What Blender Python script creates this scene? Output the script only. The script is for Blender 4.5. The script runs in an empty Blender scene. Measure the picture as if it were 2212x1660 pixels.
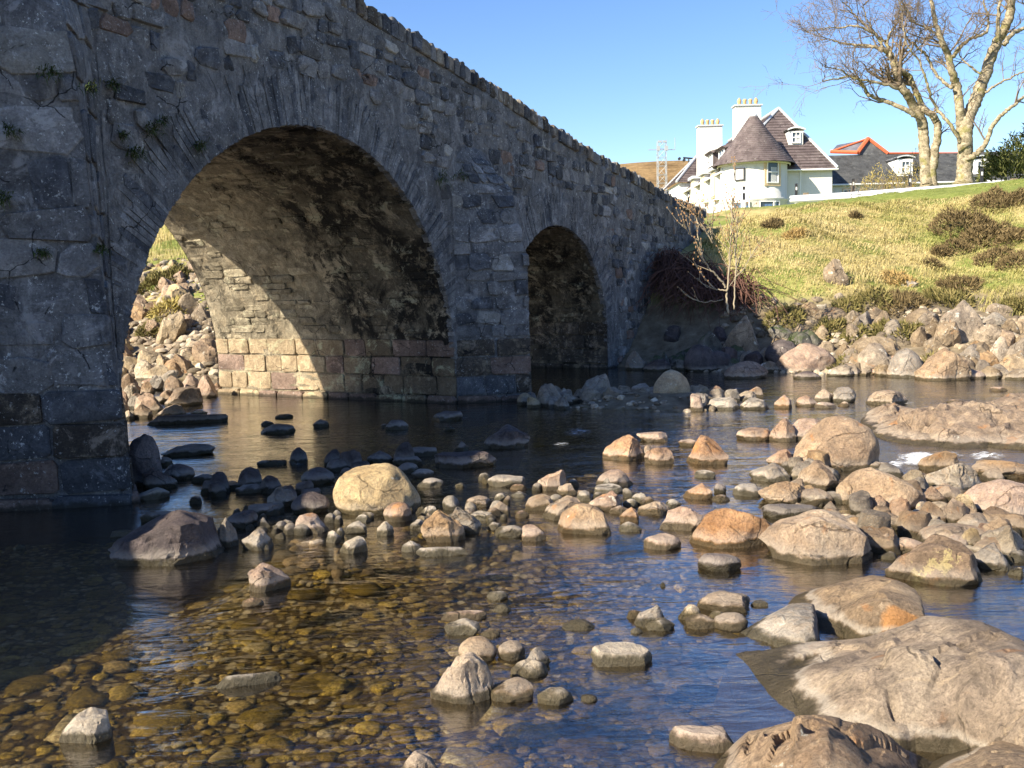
import bpy, bmesh, math, random
import numpy as np
from mathutils import Matrix, Vector

random.seed(7)
RNG = np.random.default_rng(7)
SC = bpy.context.scene
COL = SC.collection

# ------------------------------------------------------------------ camera, sky, sun, exposure
H = 2.0                                   # eye height above the water
FPX = 2105.1                              # focal length in pixels of a 2212 px wide frame
PITCH, ROLL = 0.10133, -0.02348
_cr, _sr = math.cos(ROLL), math.sin(ROLL)
_U = np.array([0, math.sin(PITCH), math.cos(PITCH)])
_Fw = np.array([0, math.cos(PITCH), -math.sin(PITCH)])
_X = np.array([1.0, 0, 0])
E_R = _cr * _X + _sr * _U                 # image right
E_U = -_sr * _X + _cr * _U                # image up

cam_d = bpy.data.cameras.new("camera")
cam = bpy.data.objects.new("camera", cam_d)
COL.objects.link(cam)
cam_d.sensor_width = 36.0
cam_d.lens = 36.0 * FPX / 2212.0
cam_d.clip_start = 0.1
cam_d.clip_end = 5000
m = Matrix.Identity(4)
for i, v in enumerate((E_R, E_U, -_Fw)):
    for j in range(3):
        m[j][i] = v[j]
m.translation = (0, 0, H)
cam.matrix_world = m
SC.camera = cam

TO_SUN = np.array([-0.687, -0.464, 0.559])
TO_SUN /= np.linalg.norm(TO_SUN)
world = bpy.data.worlds.new("World")
SC.world = world
world.use_nodes = True
wn = world.node_tree
bg = wn.nodes["Background"]
sky = wn.nodes.new("ShaderNodeTexSky")
sky.sky_type = 'NISHITA'
sky.sun_disc = False
sky.sun_elevation = math.asin(TO_SUN[2])
sky.sun_rotation = math.atan2(TO_SUN[0], TO_SUN[1])
sky.air_density = 1.0
sky.dust_density = 0.3
sky.ozone_density = 3.0
sky.altitude = 0
hsv = wn.nodes.new("ShaderNodeHueSaturation")
hsv.inputs["Saturation"].default_value = 1.18
hsv.inputs["Hue"].default_value = 0.512
wn.links.new(sky.outputs[0], hsv.inputs["Color"])
wn.links.new(hsv.outputs[0], bg.inputs[0])
bg.inputs[1].default_value = 0.088

sun_d = bpy.data.lights.new("sun", 'SUN')
sun = bpy.data.objects.new("sun", sun_d)
COL.objects.link(sun)
sun.rotation_euler = Vector(TO_SUN).to_track_quat('Z', 'Y').to_euler()
sun_d.energy = 5.0
sun_d.angle = math.radians(0.5)
sun_d.color = (1.0, 0.885, 0.70)
SC.view_settings.view_transform = 'Standard'
SC.view_settings.look = 'None'
SC.view_settings.gamma = 1.0
SC.view_settings.use_curve_mapping = False
SC.view_settings.exposure = 1.30

# ------------------------------------------------------------------ measuring helpers (survey of the place)
def ray(px, py):
    u = (px - 1106.0) / FPX
    v = (830.0 - py) / FPX
    return E_R * u + E_U * v + _Fw

def hit_z(px, py, z=0.0):
    r = ray(px, py)
    return r * ((z - H) / r[2]) + np.array([0, 0, H])

def at_y(px, py, Y):
    r = ray(px, py)
    return r * (Y / r[1]) + np.array([0, 0, H])

def project(P):
    P = np.asarray(P, float) - np.array([0, 0, H])
    f = P @ _Fw
    f = np.where(f < 0.05, 0.05, f)
    return np.stack([1106 + FPX * (P @ E_R) / f, 830 - FPX * (P @ E_U) / f], -1)

# bridge axes: s along the bridge (0 = crown of the main arch), o outward from the front wall, z up
TH = 0.488007
DD = np.array([math.sin(TH), math.cos(TH), 0.0])
NN = np.array([math.cos(TH), -math.sin(TH), 0.0])
BW, S0 = 8.630, 10.731
def B(s, o, z):
    s = np.asarray(s, float); o = np.asarray(o, float); z = np.asarray(z, float)
    return (s + S0)[..., None] * DD + (o - BW)[..., None] * NN + z[..., None] * np.array([0, 0, 1.0])

def hit_wall(px, py, off=0.0):
    r = ray(px, py)
    P = r * ((-BW + off) / (r @ NN)) + np.array([0, 0, H])
    return P

# ------------------------------------------------------------------ numpy noise
def _hash(ix, iy, iz, seed):
    h = (ix * 374761393 + iy * 668265263 + iz * 2147483647 + seed * 1274126177) & 0xFFFFFFFF
    h = ((h ^ (h >> 13)) * 1274126177) & 0xFFFFFFFF
    return ((h ^ (h >> 16)) & 0xFFFF) / 65535.0 * 2 - 1

def vnoise(P, seed=0):
    P = np.asarray(P, float)
    i = np.floor(P).astype(np.int64)
    f = P - i
    f = f * f * f * (f * (f * 6 - 15) + 10)
    out = 0
    for dx in (0, 1):
        wx = f[..., 0] if dx else 1 - f[..., 0]
        for dy in (0, 1):
            wy = f[..., 1] if dy else 1 - f[..., 1]
            for dz in (0, 1):
                wz = f[..., 2] if dz else 1 - f[..., 2]
                out = out + wx * wy * wz * _hash(i[..., 0] + dx, i[..., 1] + dy, i[..., 2] + dz, seed)
    return out

def fbm(P, octaves=4, seed=0, gain=0.5):
    P = np.asarray(P, float)
    a, out = 1.0, 0
    for k in range(octaves):
        out = out + a * vnoise(P * (2.03 ** k) + 17.3 * k, seed + k)
        a *= gain
    return out

def sstep(a, b, x):
    t = np.clip((x - a) / (b - a), 0, 1)
    return t * t * (3 - 2 * t)

# ------------------------------------------------------------------ terrain
PR = np.array([(-600, 6), (-60, 2.5), (-12, .9), (-3, .4), (0, -.12), (2, -.3), (5, -.34), (9, -.42), (14, -.5), (18, -.45),
               (20.2, -.3), (21, 0.0), (22.3, .5), (24, 1.0), (25.8, 1.5), (29, 2.45), (33, 3.55), (37, 4.5), (39.5, 4.92),
               (42, 5.08), (60, 5.2), (90, 5.4), (200, 6), (900, 6)])
PW = np.array([(-600, 6), (-12, .9), (-3, .4), (0, -.12), (2, -.3), (9, -.42), (18, -.45), (20.8, -.3), (21.6, -.05), (22.4, .3), (23.8, 1.45), (24.7, 2.35),
               (28.7, 3.55), (33, 4.2), (39, 4.95), (42, 5.08), (60, 5.2), (90, 5.4), (200, 6), (900, 6)])
PU = np.array([(-600, 6), (-60, 2.5), (-12, .9), (-3, .4), (0, -.2), (9, -.42), (13, -.4), (15.4, -.2), (16.3, .1), (18.6, 1.2), (22, 2.4),
               (32, 5.2), (42, 7.2), (80, 7.4), (200, 6.5), (900, 6)])
BARS = [(3.1, 7.6, 1.0, .30), (4.2, 8.6, 1.2, .30), (1.0, 8.7, .8, .26), (-.2, 8.3, .9, .28), (-1.6, 7.6, .6, .26), (2.2, 9.4, .9, .2), (1.6, 16.0, 1.6, .42), (3.2, 15.6, 1.5, .4), (-7.4, 19.5, 1.8, .3), (4.4, 6.6, .9, .25)]
def terrain(x, y):
    x = np.asarray(x, float); y = np.asarray(y, float)
    s = x * DD[0] + y * DD[1]
    o = x * NN[0] + y * NN[1] + BW
    P = np.stack([x, y, np.zeros_like(x)], -1)
    wob = vnoise(np.stack([o * .3, s * .1, 0 * s], -1), 3) * .7 * sstep(14, 18, s) * (1 - sstep(26, 34, s))
    a = np.interp(s + wob, PR[:, 0], PR[:, 1])
    b = np.interp(s, PW[:, 0], PW[:, 1])
    c = np.interp(s + wob, PU[:, 0], PU[:, 1])
    c = np.minimum(c, 4.7 + 3.2 * sstep(1, -8, x))
    kw = 1 - sstep(1.0, 8.0, o)
    ku = 1 - sstep(-9.5, -6.8, o)
    z = a * (1 - kw) + b * kw
    z = z * (1 - ku) + c * ku
    z = z + (np.clip(x, 4, 32) - 12.5) * .0625 * sstep(29, 38, s) * (1 - sstep(60, 75, s)) * (x > 0)
    bump = fbm(P * .45, 3, 11) * .16 * sstep(21, 25, s) * (1 - .8 * sstep(37.5, 40, s)) + fbm(P * 1.7, 3, 12) * .05
    for gx, gy, gr, gh in BARS:
        z = z + gh * np.exp(-(((x - gx) ** 2 + (y - gy) ** 2) / gr ** 2)) * (z < .0)
    return z + bump

def hit_ground(px, py, tmin=3.0, tmax=140.0):
    r = ray(px, py)
    t = np.linspace(tmin, tmax, 6000)
    P = r[None] * t[:, None] + np.array([0, 0, H])
    g = np.maximum(terrain(P[:, 0], P[:, 1]), 0.0)
    k = np.argmax(P[:, 2] < g)
    if not (P[:, 2] < g).any():
        k = len(t) - 1
    return P[k]

# ------------------------------------------------------------------ mesh helpers
def mesh_from(name, V, Fc, mat=None, smooth=False, tint=None, mats=None, midx=None):
    """V (n,3); Fc either (m,k) array of equal faces or a list of index tuples"""
    V = np.asarray(V, np.float32)
    me = bpy.data.meshes.new(name)
    me.vertices.add(len(V))
    me.vertices.foreach_set("co", V.ravel())
    if isinstance(Fc, np.ndarray):
        k = Fc.shape[1]
        n = len(Fc)
        loops = Fc.astype(np.int32).ravel()
        starts = np.arange(n, dtype=np.int32) * k
        tot = np.full(n, k, np.int32)
    else:
        tot = np.array([len(f) for f in Fc], np.int32)
        loops = np.array([i for f in Fc for i in f], np.int32)
        starts = np.concatenate([[0], np.cumsum(tot)[:-1]]).astype(np.int32)
        n = len(Fc)
    me.loops.add(len(loops))
    me.loops.foreach_set("vertex_index", loops)
    me.polygons.add(n)
    me.polygons.foreach_set("loop_start", starts)
    me.polygons.foreach_set("loop_total", tot)
    if mats:
        for q in mats:
            me.materials.append(q)
        if midx is not None:
            me.polygons.foreach_set("material_index", np.asarray(midx, np.int32))
    elif mat:
        me.materials.append(mat)
    me.polygons.foreach_set("use_smooth", np.full(n, bool(smooth)))
    if tint is not None:
        at = me.attributes.new("tint", 'FLOAT', 'POINT')
        at.data.foreach_set("value", np.asarray(tint, np.float32))
    me.update(calc_edges=True)
    me.validate()
    return me

def link(name, me, parent=None, loc=None, **props):
    o = bpy.data.objects.new(name, me)
    COL.objects.link(o)
    if parent is not None:
        o.parent = parent
    if loc is not None:
        o.location = loc
    for k, v in props.items():
        if v is not None:
            o[k] = v
    return o

def thing(name, label, category, loc=(0, 0, 0), group=None):
    return link(name, None, None, loc, label=label, category=category, group=group)

class MB:
    """collects pieces into one mesh"""
    def __init__(self):
        self.v, self.f, self.n, self.t = [], [], 0, []
    def add(self, V, Fc, tint=0.5):
        V = np.asarray(V, float).reshape(-1, 3)
        self.v.append(V)
        for f in (Fc.tolist() if isinstance(Fc, np.ndarray) else Fc):
            self.f.append(tuple(i + self.n for i in f))
        self.n += len(V)
        self.t.append(np.full(len(V), tint))
        return self
    def box(self, c, sz, rot=None, tint=.5):
        x, y, z = np.array(sz) / 2
        V = np.array([(-x, -y, -z), (x, -y, -z), (x, y, -z), (-x, y, -z), (-x, -y, z), (x, -y, z), (x, y, z), (-x, y, z)])
        if rot is not None:
            c_, s_ = math.cos(rot), math.sin(rot)
            V = V @ np.array([[c_, s_, 0], [-s_, c_, 0], [0, 0, 1]])
        return self.add(V + np.array(c), BOXF, tint)
    def frame_box(self, o, ax, ay, az, tint=.5):
        """box from origin corner along three vectors"""
        o, ax, ay, az = [np.array(q, float) for q in (o, ax, ay, az)]
        V = [o, o + ax, o + ax + ay, o + ay, o + az, o + ax + az, o + ax + ay + az, o + ay + az]
        return self.add(V, BOXF, tint)
    def tube(self, pts, rad, sides=6, tint=.5, cap=True):
        V, Fq = tube(pts, rad, sides, cap)
        return self.add(V, Fq, tint)
    def build(self, name, mat, parent=None, smooth=False, **props):
        me = mesh_from(name, np.concatenate(self.v), self.f, mat, smooth, np.concatenate(self.t))
        return link(name, me, parent, **props)

BOXF = [(0, 3, 2, 1), (4, 5, 6, 7), (0, 1, 5, 4), (1, 2, 6, 5), (2, 3, 7, 6), (3, 0, 4, 7)]

def tube(pts, rad, sides=6, cap=True):
    pts = np.asarray(pts, float)
    n = len(pts)
    rad = np.broadcast_to(np.asarray(rad, float), (n,))
    T = np.gradient(pts, axis=0)
    T /= np.linalg.norm(T, axis=1, keepdims=True) + 1e-9
    ref = np.array([0, 0, 1.0]) if abs(T[:, 2]).mean() < .8 else np.array([1.0, 0, 0])
    A = np.cross(T, ref); A /= np.linalg.norm(A, axis=1, keepdims=True) + 1e-9
    Bn = np.cross(T, A)
    ang = np.arange(sides) / sides * 2 * math.pi
    V = pts[:, None] + rad[:, None, None] * (np.cos(ang)[None, :, None] * A[:, None] + np.sin(ang)[None, :, None] * Bn[:, None])
    V = V.reshape(-1, 3)
    F = []
    for i in range(n - 1):
        for j in range(sides):
            k = (j + 1) % sides
            F.append((i * sides + j, i * sides + k, (i + 1) * sides + k, (i + 1) * sides + j))
    if cap:
        F.append(tuple(range(sides))[::-1]); F.append(tuple((n - 1) * sides + j for j in range(sides)))
    return V, F

def grid_faces(nu, nv):
    i, j = np.meshgrid(np.arange(nu - 1), np.arange(nv - 1), indexing='ij')
    a = i * nv + j
    return np.stack([a, a + nv, a + nv + 1, a + 1], -1).reshape(-1, 4)

# ------------------------------------------------------------------ materials
class NT:
    def __init__(self, name):
        self.m = bpy.data.materials.new(name)
        self.m.use_nodes = True
        self.t = self.m.node_tree
        self.p = self.t.nodes["Principled BSDF"]
        self.out = self.t.nodes["Material Output"]
    def n(self, typ, **kw):
        nd = self.t.nodes.new("ShaderNode" + typ)
        for k, v in kw.items():
            setattr(nd, k, v)
        return nd
    def l(self, a, b):
        self.t.links.new(a, b)
    def coords(self, randomise=True, scale=(1, 1, 1), kind="Object"):
        tc = self.n("TexCoord")
        src = tc.outputs[kind]
        mp = self.n("Mapping")
        mp.inputs["Scale"].default_value = scale
        self.l(src, mp.inputs[0])
        if randomise:
            oi = self.n("ObjectInfo")
            mm = self.n("Math", operation='MULTIPLY'); mm.inputs[1].default_value = 61.0
            self.l(oi.outputs["Random"], mm.inputs[0])
            cb = self.n("CombineXYZ")
            for k in range(3):
                self.l(mm.outputs[0], cb.inputs[k])
            self.l(cb.outputs[0], mp.inputs["Location"])
        return mp.outputs[0]
    def noise(self, vec, scale, detail=5, rough=.6, dist=0.0):
        nd = self.n("TexNoise")
        nd.inputs["Scale"].default_value = scale
        nd.inputs["Detail"].default_value = detail
        nd.inputs["Roughness"].default_value = rough
        nd.inputs["Distortion"].default_value = dist
        self.l(vec, nd.inputs["Vector"])
        return nd.outputs["Fac"]
    def voro(self, vec, scale, feature='F1', rnd=1.0):
        nd = self.n("TexVoronoi", feature=feature)
        nd.inputs["Scale"].default_value = scale
        nd.inputs["Randomness"].default_value = rnd
        self.l(vec, nd.inputs["Vector"])
        return nd.outputs["Distance"]
    def ramp(self, fac, stops, interp='LINEAR'):
        nd = self.n("ValToRGB")
        cr = nd.color_ramp
        cr.interpolation = interp
        while len(cr.elements) < len(stops):
            cr.elements.new(0.5)
        for e, (p, c) in zip(cr.elements, stops):
            e.position = p
            e.color = (*c, 1) if len(c) == 3 else c
        self.l(fac, nd.inputs[0])
        return nd.outputs[0]
    def mask(self, fac, a, b):
        nd = self.n("MapRange", interpolation_type='SMOOTHSTEP')
        nd.inputs[1].default_value = a; nd.inputs[2].default_value = b
        self.l(fac, nd.inputs[0])
        return nd.outputs[0]
    def mix(self, fac, a, b, mode='MIX'):
        nd = self.n("Mix", data_type='RGBA', blend_type=mode)
        for sock, v in ((nd.inputs[0], fac), (nd.inputs[6], a), (nd.inputs[7], b)):
            if isinstance(v, (int, float)):
                sock.default_value = v
            elif isinstance(v, tuple):
                sock.default_value = (*v, 1)
            else:
                self.l(v, sock)
        return nd.outputs[2]
    def math(self, op, a, b=None):
        nd = self.n("Math", operation=op)
        for k, v in ((0, a), (1, b)):
            if v is None:
                continue
            if isinstance(v, (int, float)):
                nd.inputs[k].default_value = v
            else:
                self.l(v, nd.inputs[k])
        return nd.outputs[0]
    def bump(self, h, strength=.5, dist=.02, prev=None):
        nd = self.n("Bump")
        nd.inputs["Strength"].default_value = strength
        nd.inputs["Distance"].default_value = dist
        self.l(h, nd.inputs["Height"])
        if prev is not None:
            self.l(prev, nd.inputs["Normal"])
        return nd.outputs[0]
    def done(self, color=None, rough=.85, normal=None, spec=.3):
        if color is not None:
            if isinstance(color, tuple):
                self.p.inputs["Base Color"].default_value = (*color, 1)
            else:
                self.l(color, self.p.inputs["Base Color"])
        if isinstance(rough, (int, float)):
            self.p.inputs["Roughness"].default_value = rough
        else:
            self.l(rough, self.p.inputs["Roughness"])
        self.p.inputs["Specular IOR Level"].default_value = spec
        if normal is not None:
            self.l(normal, self.p.inputs["Normal"])
        return self.m
    def world_z(self):
        g = self.n("NewGeometry")
        sp = self.n("SeparateXYZ")
        self.l(g.outputs["Position"], sp.inputs[0])
        return g.outputs["Position"], sp.outputs[2]
    def tint(self):
        a = self.n("Attribute"); a.attribute_name = "tint"
        return a.outputs["Fac"]

def simple(name, col, rough=.7, spec=.3, var=.12, scale=3.0, metal=0.0):
    q = NT(name)
    v = q.coords(True)
    nz = q.noise(v, scale, 5)
    c = q.ramp(nz, [(.3, tuple(x * (1 - var) for x in col)), (.7, tuple(min(1, x * (1 + var)) for x in col))])
    q.p.inputs["Metallic"].default_value = metal
    return q.done(c, rough, q.bump(q.noise(v, scale * 8, 4), .15, .01), spec)

def rock_material(name, c1, c2, c3, lichen=.0, lichen_col=(.62, .6, .5), band=(.034, .09, .34), rust=0.0, gloss=.8, vein=0.0, moss=0.0, strata=0.0, oval=None):
    q = NT(name)
    v = q.coords(True)
    big = q.noise(v, 1.7, 4, .6, .4)
    mid = q.noise(v, 7, 8, .68, .6)
    c = q.ramp(big, [(.3, c1), (.52, c2), (.72, c3)])
    dk = q.mask(mid, .30, .62)
    c = q.mix(q.math('MULTIPLY', q.math('SUBTRACT', 1.0, dk), .55), c, tuple(x * .45 for x in c1))
    fine = q.noise(v, 55, 5, .7)
    c = q.mix(.6, c, q.ramp(fine, [(.28, (.12, .12, .12)), (.5, (.48, .48, .48)), (.75, (.85, .85, .85))]), 'OVERLAY')
    blot = q.noise(v, 3.4, 7, .72, .8)
    c = q.mix(.55, c, q.ramp(blot, [(.3, (.2, .2, .22)), (.5, (.5, .5, .5)), (.7, (.74, .72, .66))]), 'OVERLAY')
    cw_ = q.n("TexNoise"); cw_.inputs["Scale"].default_value = 2.5; cw_.inputs["Detail"].default_value = 5; q.l(v, cw_.inputs["Vector"])
    ck = q.voro(q.mix(.35, v, cw_.outputs["Color"], 'ADD'), 1.7, 'DISTANCE_TO_EDGE')
    ckm = q.math('MULTIPLY', q.math('SUBTRACT', 1.0, q.mask(ck, .004, .016)), q.mask(q.noise(v, 1.9, 3), .46, .56))
    c = q.mix(q.math('MULTIPLY', ckm, .7), c, tuple(x * .22 for x in c1))
    # each stone its own tone
    oi = q.n("ObjectInfo")
    val = q.n("HueSaturation")
    mr = q.n("MapRange"); mr.inputs[3].default_value = .78; mr.inputs[4].default_value = 1.18
    q.l(oi.outputs["Random"], mr.inputs[0]); q.l(mr.outputs[0], val.inputs["Value"])
    mr2 = q.n("MapRange"); mr2.inputs[3].default_value = .75; mr2.inputs[4].default_value = 1.15
    fr = q.math('FRACT', q.math('MULTIPLY', oi.outputs["Random"], 7.31))
    q.l(fr, mr2.inputs[0]); q.l(mr2.outputs[0], val.inputs["Saturation"])
    q.l(c, val.inputs["Color"]); c = val.outputs[0]
    if rust:
        rm = q.mask(q.noise(v, 2.6, 6, .6, .8), .62 - rust * .2, .72 - rust * .2)
        c = q.mix(q.math('MULTIPLY', rm, .75), c, (.42, .2, .075))
    if vein:
        w = q.n("TexWave", wave_type='BANDS', bands_direction='DIAGONAL')
        w.inputs["Scale"].default_value = 4.5; w.inputs["Distortion"].default_value = 14.0
        w.inputs["Detail"].default_value = 5.0; w.inputs["Detail Scale"].default_value = 1.6
        q.l(v, w.inputs["Vector"])
        c = q.mix(q.math('MULTIPLY', q.mask(w.outputs["Fac"], .6, .85), vein), c, (.5, .33, .18))
        c = q.mix(q.math('MULTIPLY', q.mask(w.outputs["Fac"], .32, .12), vein * .8), c, (.16, .135, .115))
    if oval is not None:
        wp = q.n("NewGeometry").outputs["Position"]
        om = q.n("Mapping", vector_type='TEXTURE'); om.inputs["Location"].default_value = oval; om.inputs["Rotation"].default_value = (0, 0, -.2); om.inputs["Scale"].default_value = (.15, .075, 1.0)
        q.l(wp, om.inputs[0])
        ln = q.n("VectorMath", operation='LENGTH'); q.l(om.outputs[0], ln.inputs[0])
        omk = q.math('SUBTRACT', 1.0, q.mask(q.math('ADD', ln.outputs["Value"], q.math('MULTIPLY', q.noise(wp, 14, 4), .6)), 1.15, 1.4))
        OV = omk
    if strata:
        mp_ = q.n("Mapping"); mp_.inputs["Rotation"].default_value = (0, 0, .52); mp_.inputs["Scale"].default_value = (2.2, 8.5, 4.0); q.l(v, mp_.inputs[0])
        sn_ = q.noise(mp_.outputs[0], 1.3, 9, .74, 1.2)
        c = q.mix(q.math('MULTIPLY', q.mask(sn_, .54, .66), strata), c, (.50, .385, .26))
        c = q.mix(q.math('MULTIPLY', q.mask(sn_, .46, .34), strata), c, (.145, .115, .088))
        mid = q.math('ADD', mid, q.math('MULTIPLY', sn_, .8))
    if lichen:
        lm = q.mask(q.noise(v, 4.5, 6, .75), .66 - lichen * .12, .70 - lichen * .12)
        c = q.mix(q.math('MULTIPLY', lm, .85), c, lichen_col)
    if moss:
        g = q.n("NewGeometry"); sp = q.n("SeparateXYZ"); q.l(g.outputs["Normal"], sp.inputs[0])
        mm = q.math('MULTIPLY', q.mask(sp.outputs[2], .1, .8), q.mask(q.noise(v, 3.0, 5), .5 - moss * .2, .62 - moss * .2))
        c = q.mix(q.math('MULTIPLY', mm, .85), c, (.05, .07, .02))
    if oval is not None:
        c = q.mix(q.math('MULTIPLY', OV, .85), c, (.50, .245, .085))
    rgh = gloss
    if band:
        pos, z = q.world_z()
        nz = q.noise(pos, 9, 4)
        zz = q.math('ADD', z, q.math('MULTIPLY', q.math('SUBTRACT', nz, .5), .09))
        pale = q.math('MULTIPLY', q.mask(zz, band[0] + .01, band[0] + .025), q.math('SUBTRACT', 1.0, q.mask(zz, band[0] + .03, band[1] + .05)))
        c = q.mix(q.math('MULTIPLY', pale, band[2]), c, (.52, .46, .38))
        wet = q.math('SUBTRACT', 1.0, q.mask(zz, band[0], band[0] + .03))
        c = q.mix(q.math('MULTIPLY', wet, .86), c, (.045, .038, .018))
        rgh = q.math('SUBTRACT', gloss, q.math('MULTIPLY', wet, .35))
    b1 = q.bump(mid, 1.0, .065)
    b2 = q.bump(fine, .9, .015, b1)

    b3 = q.bump(q.math('SUBTRACT', 1.0, ckm), .7, .03, b2)
    return q.done(c, rgh, b3, .25)

M = {}
M['T'] = rock_material('rock_tan', (.29, .193, .118), (.41, .285, .175), (.49, .365, .235), .15, rust=.14, vein=.1, strata=.45)
M['P'] = rock_material('rock_pink', (.30, .187, .125), (.405, .27, .185), (.48, .355, .255), .1, rust=.12, vein=.12)
M['G'] = rock_material('rock_grey', (.19, .16, .13), (.29, .25, .20), (.37, .325, .265), .2, vein=.15)
M['W'] = rock_material('rock_pale', (.31, .265, .2), (.42, .365, .285), (.50, .45, .365), .0, vein=.12)
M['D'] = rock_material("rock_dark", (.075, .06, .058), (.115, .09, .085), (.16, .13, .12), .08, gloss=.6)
M['R'] = rock_material('rock_rust', (.29, .155, .08), (.37, .22, .125), (.41, .28, .18), .1, rust=.35, vein=.15)
M['B'] = rock_material('rock_bank', (.205, .152, .10), (.315, .245, .165), (.405, .325, .225), .5, (.6, .57, .49), rust=.05)
M['M'] = rock_material('rock_mossy', (.13, .12, .10), (.2, .185, .16), (.28, .26, .225), .4, moss=.55)
M['S'] = rock_material('bedrock', (.235, .165, .10), (.35, .25, .155), (.44, .33, .205), .0, rust=.04, vein=.0, band=(.045, .06, .6), strata=.75, oval=tuple(hit_z(1382.4 + 1550 * .375, 1036.8 + 752 * .375, .20)))
M['Y'] = rock_material('rock_yellow_lichen', (.22, .15, .095), (.32, .225, .145), (.40, .30, .20), .70, (.45, .36, .17), rust=.15, strata=.3)
M['C'] = rock_material('rock_cream', (.36, .27, .155), (.47, .365, .22), (.53, .44, .29), .05, vein=.15)

def masonry(name, c1, c2, c3, lichen=.5, streak=True, band=True, stain_shade=0.0, tintamp=.5):
    q = NT(name)
    v = q.coords(False, kind="Generated") if False else q.world_z()[0]
    big = q.noise(v, .9, 4, .6)
    mid = q.noise(v, 6, 7, .7, .5)
    c = q.ramp(mid, [(.28, c1), (.5, c2), (.74, c3)])
    c = q.mix(q.math('MULTIPLY', q.mask(big, .42, .7), .5), c, tuple(x * .55 for x in c1))
    t = q.tint()
    hs = q.n("HueSaturation")
    mr = q.n("MapRange"); mr.inputs[3].default_value = 1 - tintamp; mr.inputs[4].default_value = 1 + tintamp
    q.l(t, mr.inputs[0]); q.l(mr.outputs[0], hs.inputs["Value"]); q.l(c, hs.inputs["Color"])
    c = hs.outputs[0]
    if streak:
        mp = q.n("Mapping"); mp.inputs["Scale"].default_value = (7, 7, .9); q.l(v, mp.inputs[0])
        st = q.noise(mp.outputs[0], 1.0, 6, .7)
        c = q.mix(q.math('MULTIPLY', q.mask(st, .52, .72), .6), c, (.36, .355, .335))
        c = q.mix(q.math('MULTIPLY', q.mask(st, .45, .28), .6), c, (.035, .036, .042))
    if stain_shade:
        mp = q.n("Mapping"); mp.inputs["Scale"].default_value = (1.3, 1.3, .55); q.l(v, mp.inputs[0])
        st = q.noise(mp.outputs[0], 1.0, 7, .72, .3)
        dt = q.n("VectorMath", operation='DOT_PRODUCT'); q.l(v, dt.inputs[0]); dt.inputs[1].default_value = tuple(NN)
        front_shade = q.mask(q.math('ADD', dt.outputs["Value"], q.math('MULTIPLY', q.noise(v, 1.2, 3), 1.5)), -BW - 2.6, -BW - .9)  # painted shade: colour darkens towards the front, sunlit back stays clear
        st = q.math('MULTIPLY', st, q.math('ADD', .84, q.math('MULTIPLY', front_shade, .19)))  # black stains spread more inside the painted shade
        c = q.mix(q.math('MULTIPLY', front_shade, .58), c, tuple(x * .30 for x in c1))
        c = q.mix(q.math('MULTIPLY', q.mask(st, .455, .56), stain_shade), c, (.012, .011, .010))
        m2 = q.noise(v, 3.2, 6, .8)
        c = q.mix(q.math('MULTIPLY', q.mask(m2, .52, .64), .5), c, (.38, .31, .21))
    fine = q.noise(v, 42, 5, .75)
    c = q.mix(.55, c, q.ramp(fine, [(.25, (.1, .1, .1)), (.5, (.5, .5, .5)), (.75, (.9, .9, .9))]), 'OVERLAY')
    # pale weathered blotches and dark pits
    bl_ = q.noise(v, 2.7, 8, .78, .5)
    c = q.mix(q.math('MULTIPLY', q.mask(bl_, .53, .63), .7), c, tuple(min(.5, x * 2.1) for x in c2))
    c = q.mix(q.math('MULTIPLY', q.mask(bl_, .42, .33), .6), c, tuple(x * .4 for x in c1))
    wob = q.n("TexNoise"); wob.inputs["Scale"].default_value = 3.0; wob.inputs["Detail"].default_value = 4
    q.l(v, wob.inputs["Vector"])
    crk = q.voro(q.mix(.22, v, wob.outputs["Color"], 'ADD'), 2.1, 'DISTANCE_TO_EDGE')
    crm = q.math('MULTIPLY', q.math('SUBTRACT', 1.0, q.mask(crk, .004, .018)), q.mask(q.noise(v, 1.7, 4), .56, .60))
    c = q.mix(q.math('MULTIPLY', crm, .9), c, (.012, .012, .013))
    if lichen:
        wv = q.mix(.06, v, q.n("TexNoise").outputs["Color"], 'ADD')
        sel = q.mask(q.noise(v, 1.6, 3), .46, .58)
        sp = q.math('MULTIPLY', q.mask(q.noise(v, 9, 5, .7), .63, .67), sel)
        sp2 = q.math('MULTIPLY', q.mask(q.noise(v, 30, 4, .65), .61, .66), q.mask(q.noise(v, 2.3, 4), .42, .56))
        lm = q.math('MAXIMUM', sp, sp2)
        c = q.mix(q.math('MULTIPLY', lm, lichen), c, (.62, .63, .6))
    rgh = .88
    if band:
        pos, z = q.world_z()
        zz = q.math('ADD', z, q.math('MULTIPLY', q.math('SUBTRACT', q.noise(pos, 5, 4), .5), .16))
        wet = q.math('SUBTRACT', 1.0, q.mask(zz, .02, .07))
        c = q.mix(q.math('MULTIPLY', wet, .8), c, (.03, .027, .018))
    b0 = q.bump(bl_, .6, .06)
    b1 = q.bump(mid, .95, .06, b0)
    b2 = q.bump(fine, .8, .014, b1)
    return q.done(c, rgh, b2, .2)

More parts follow.
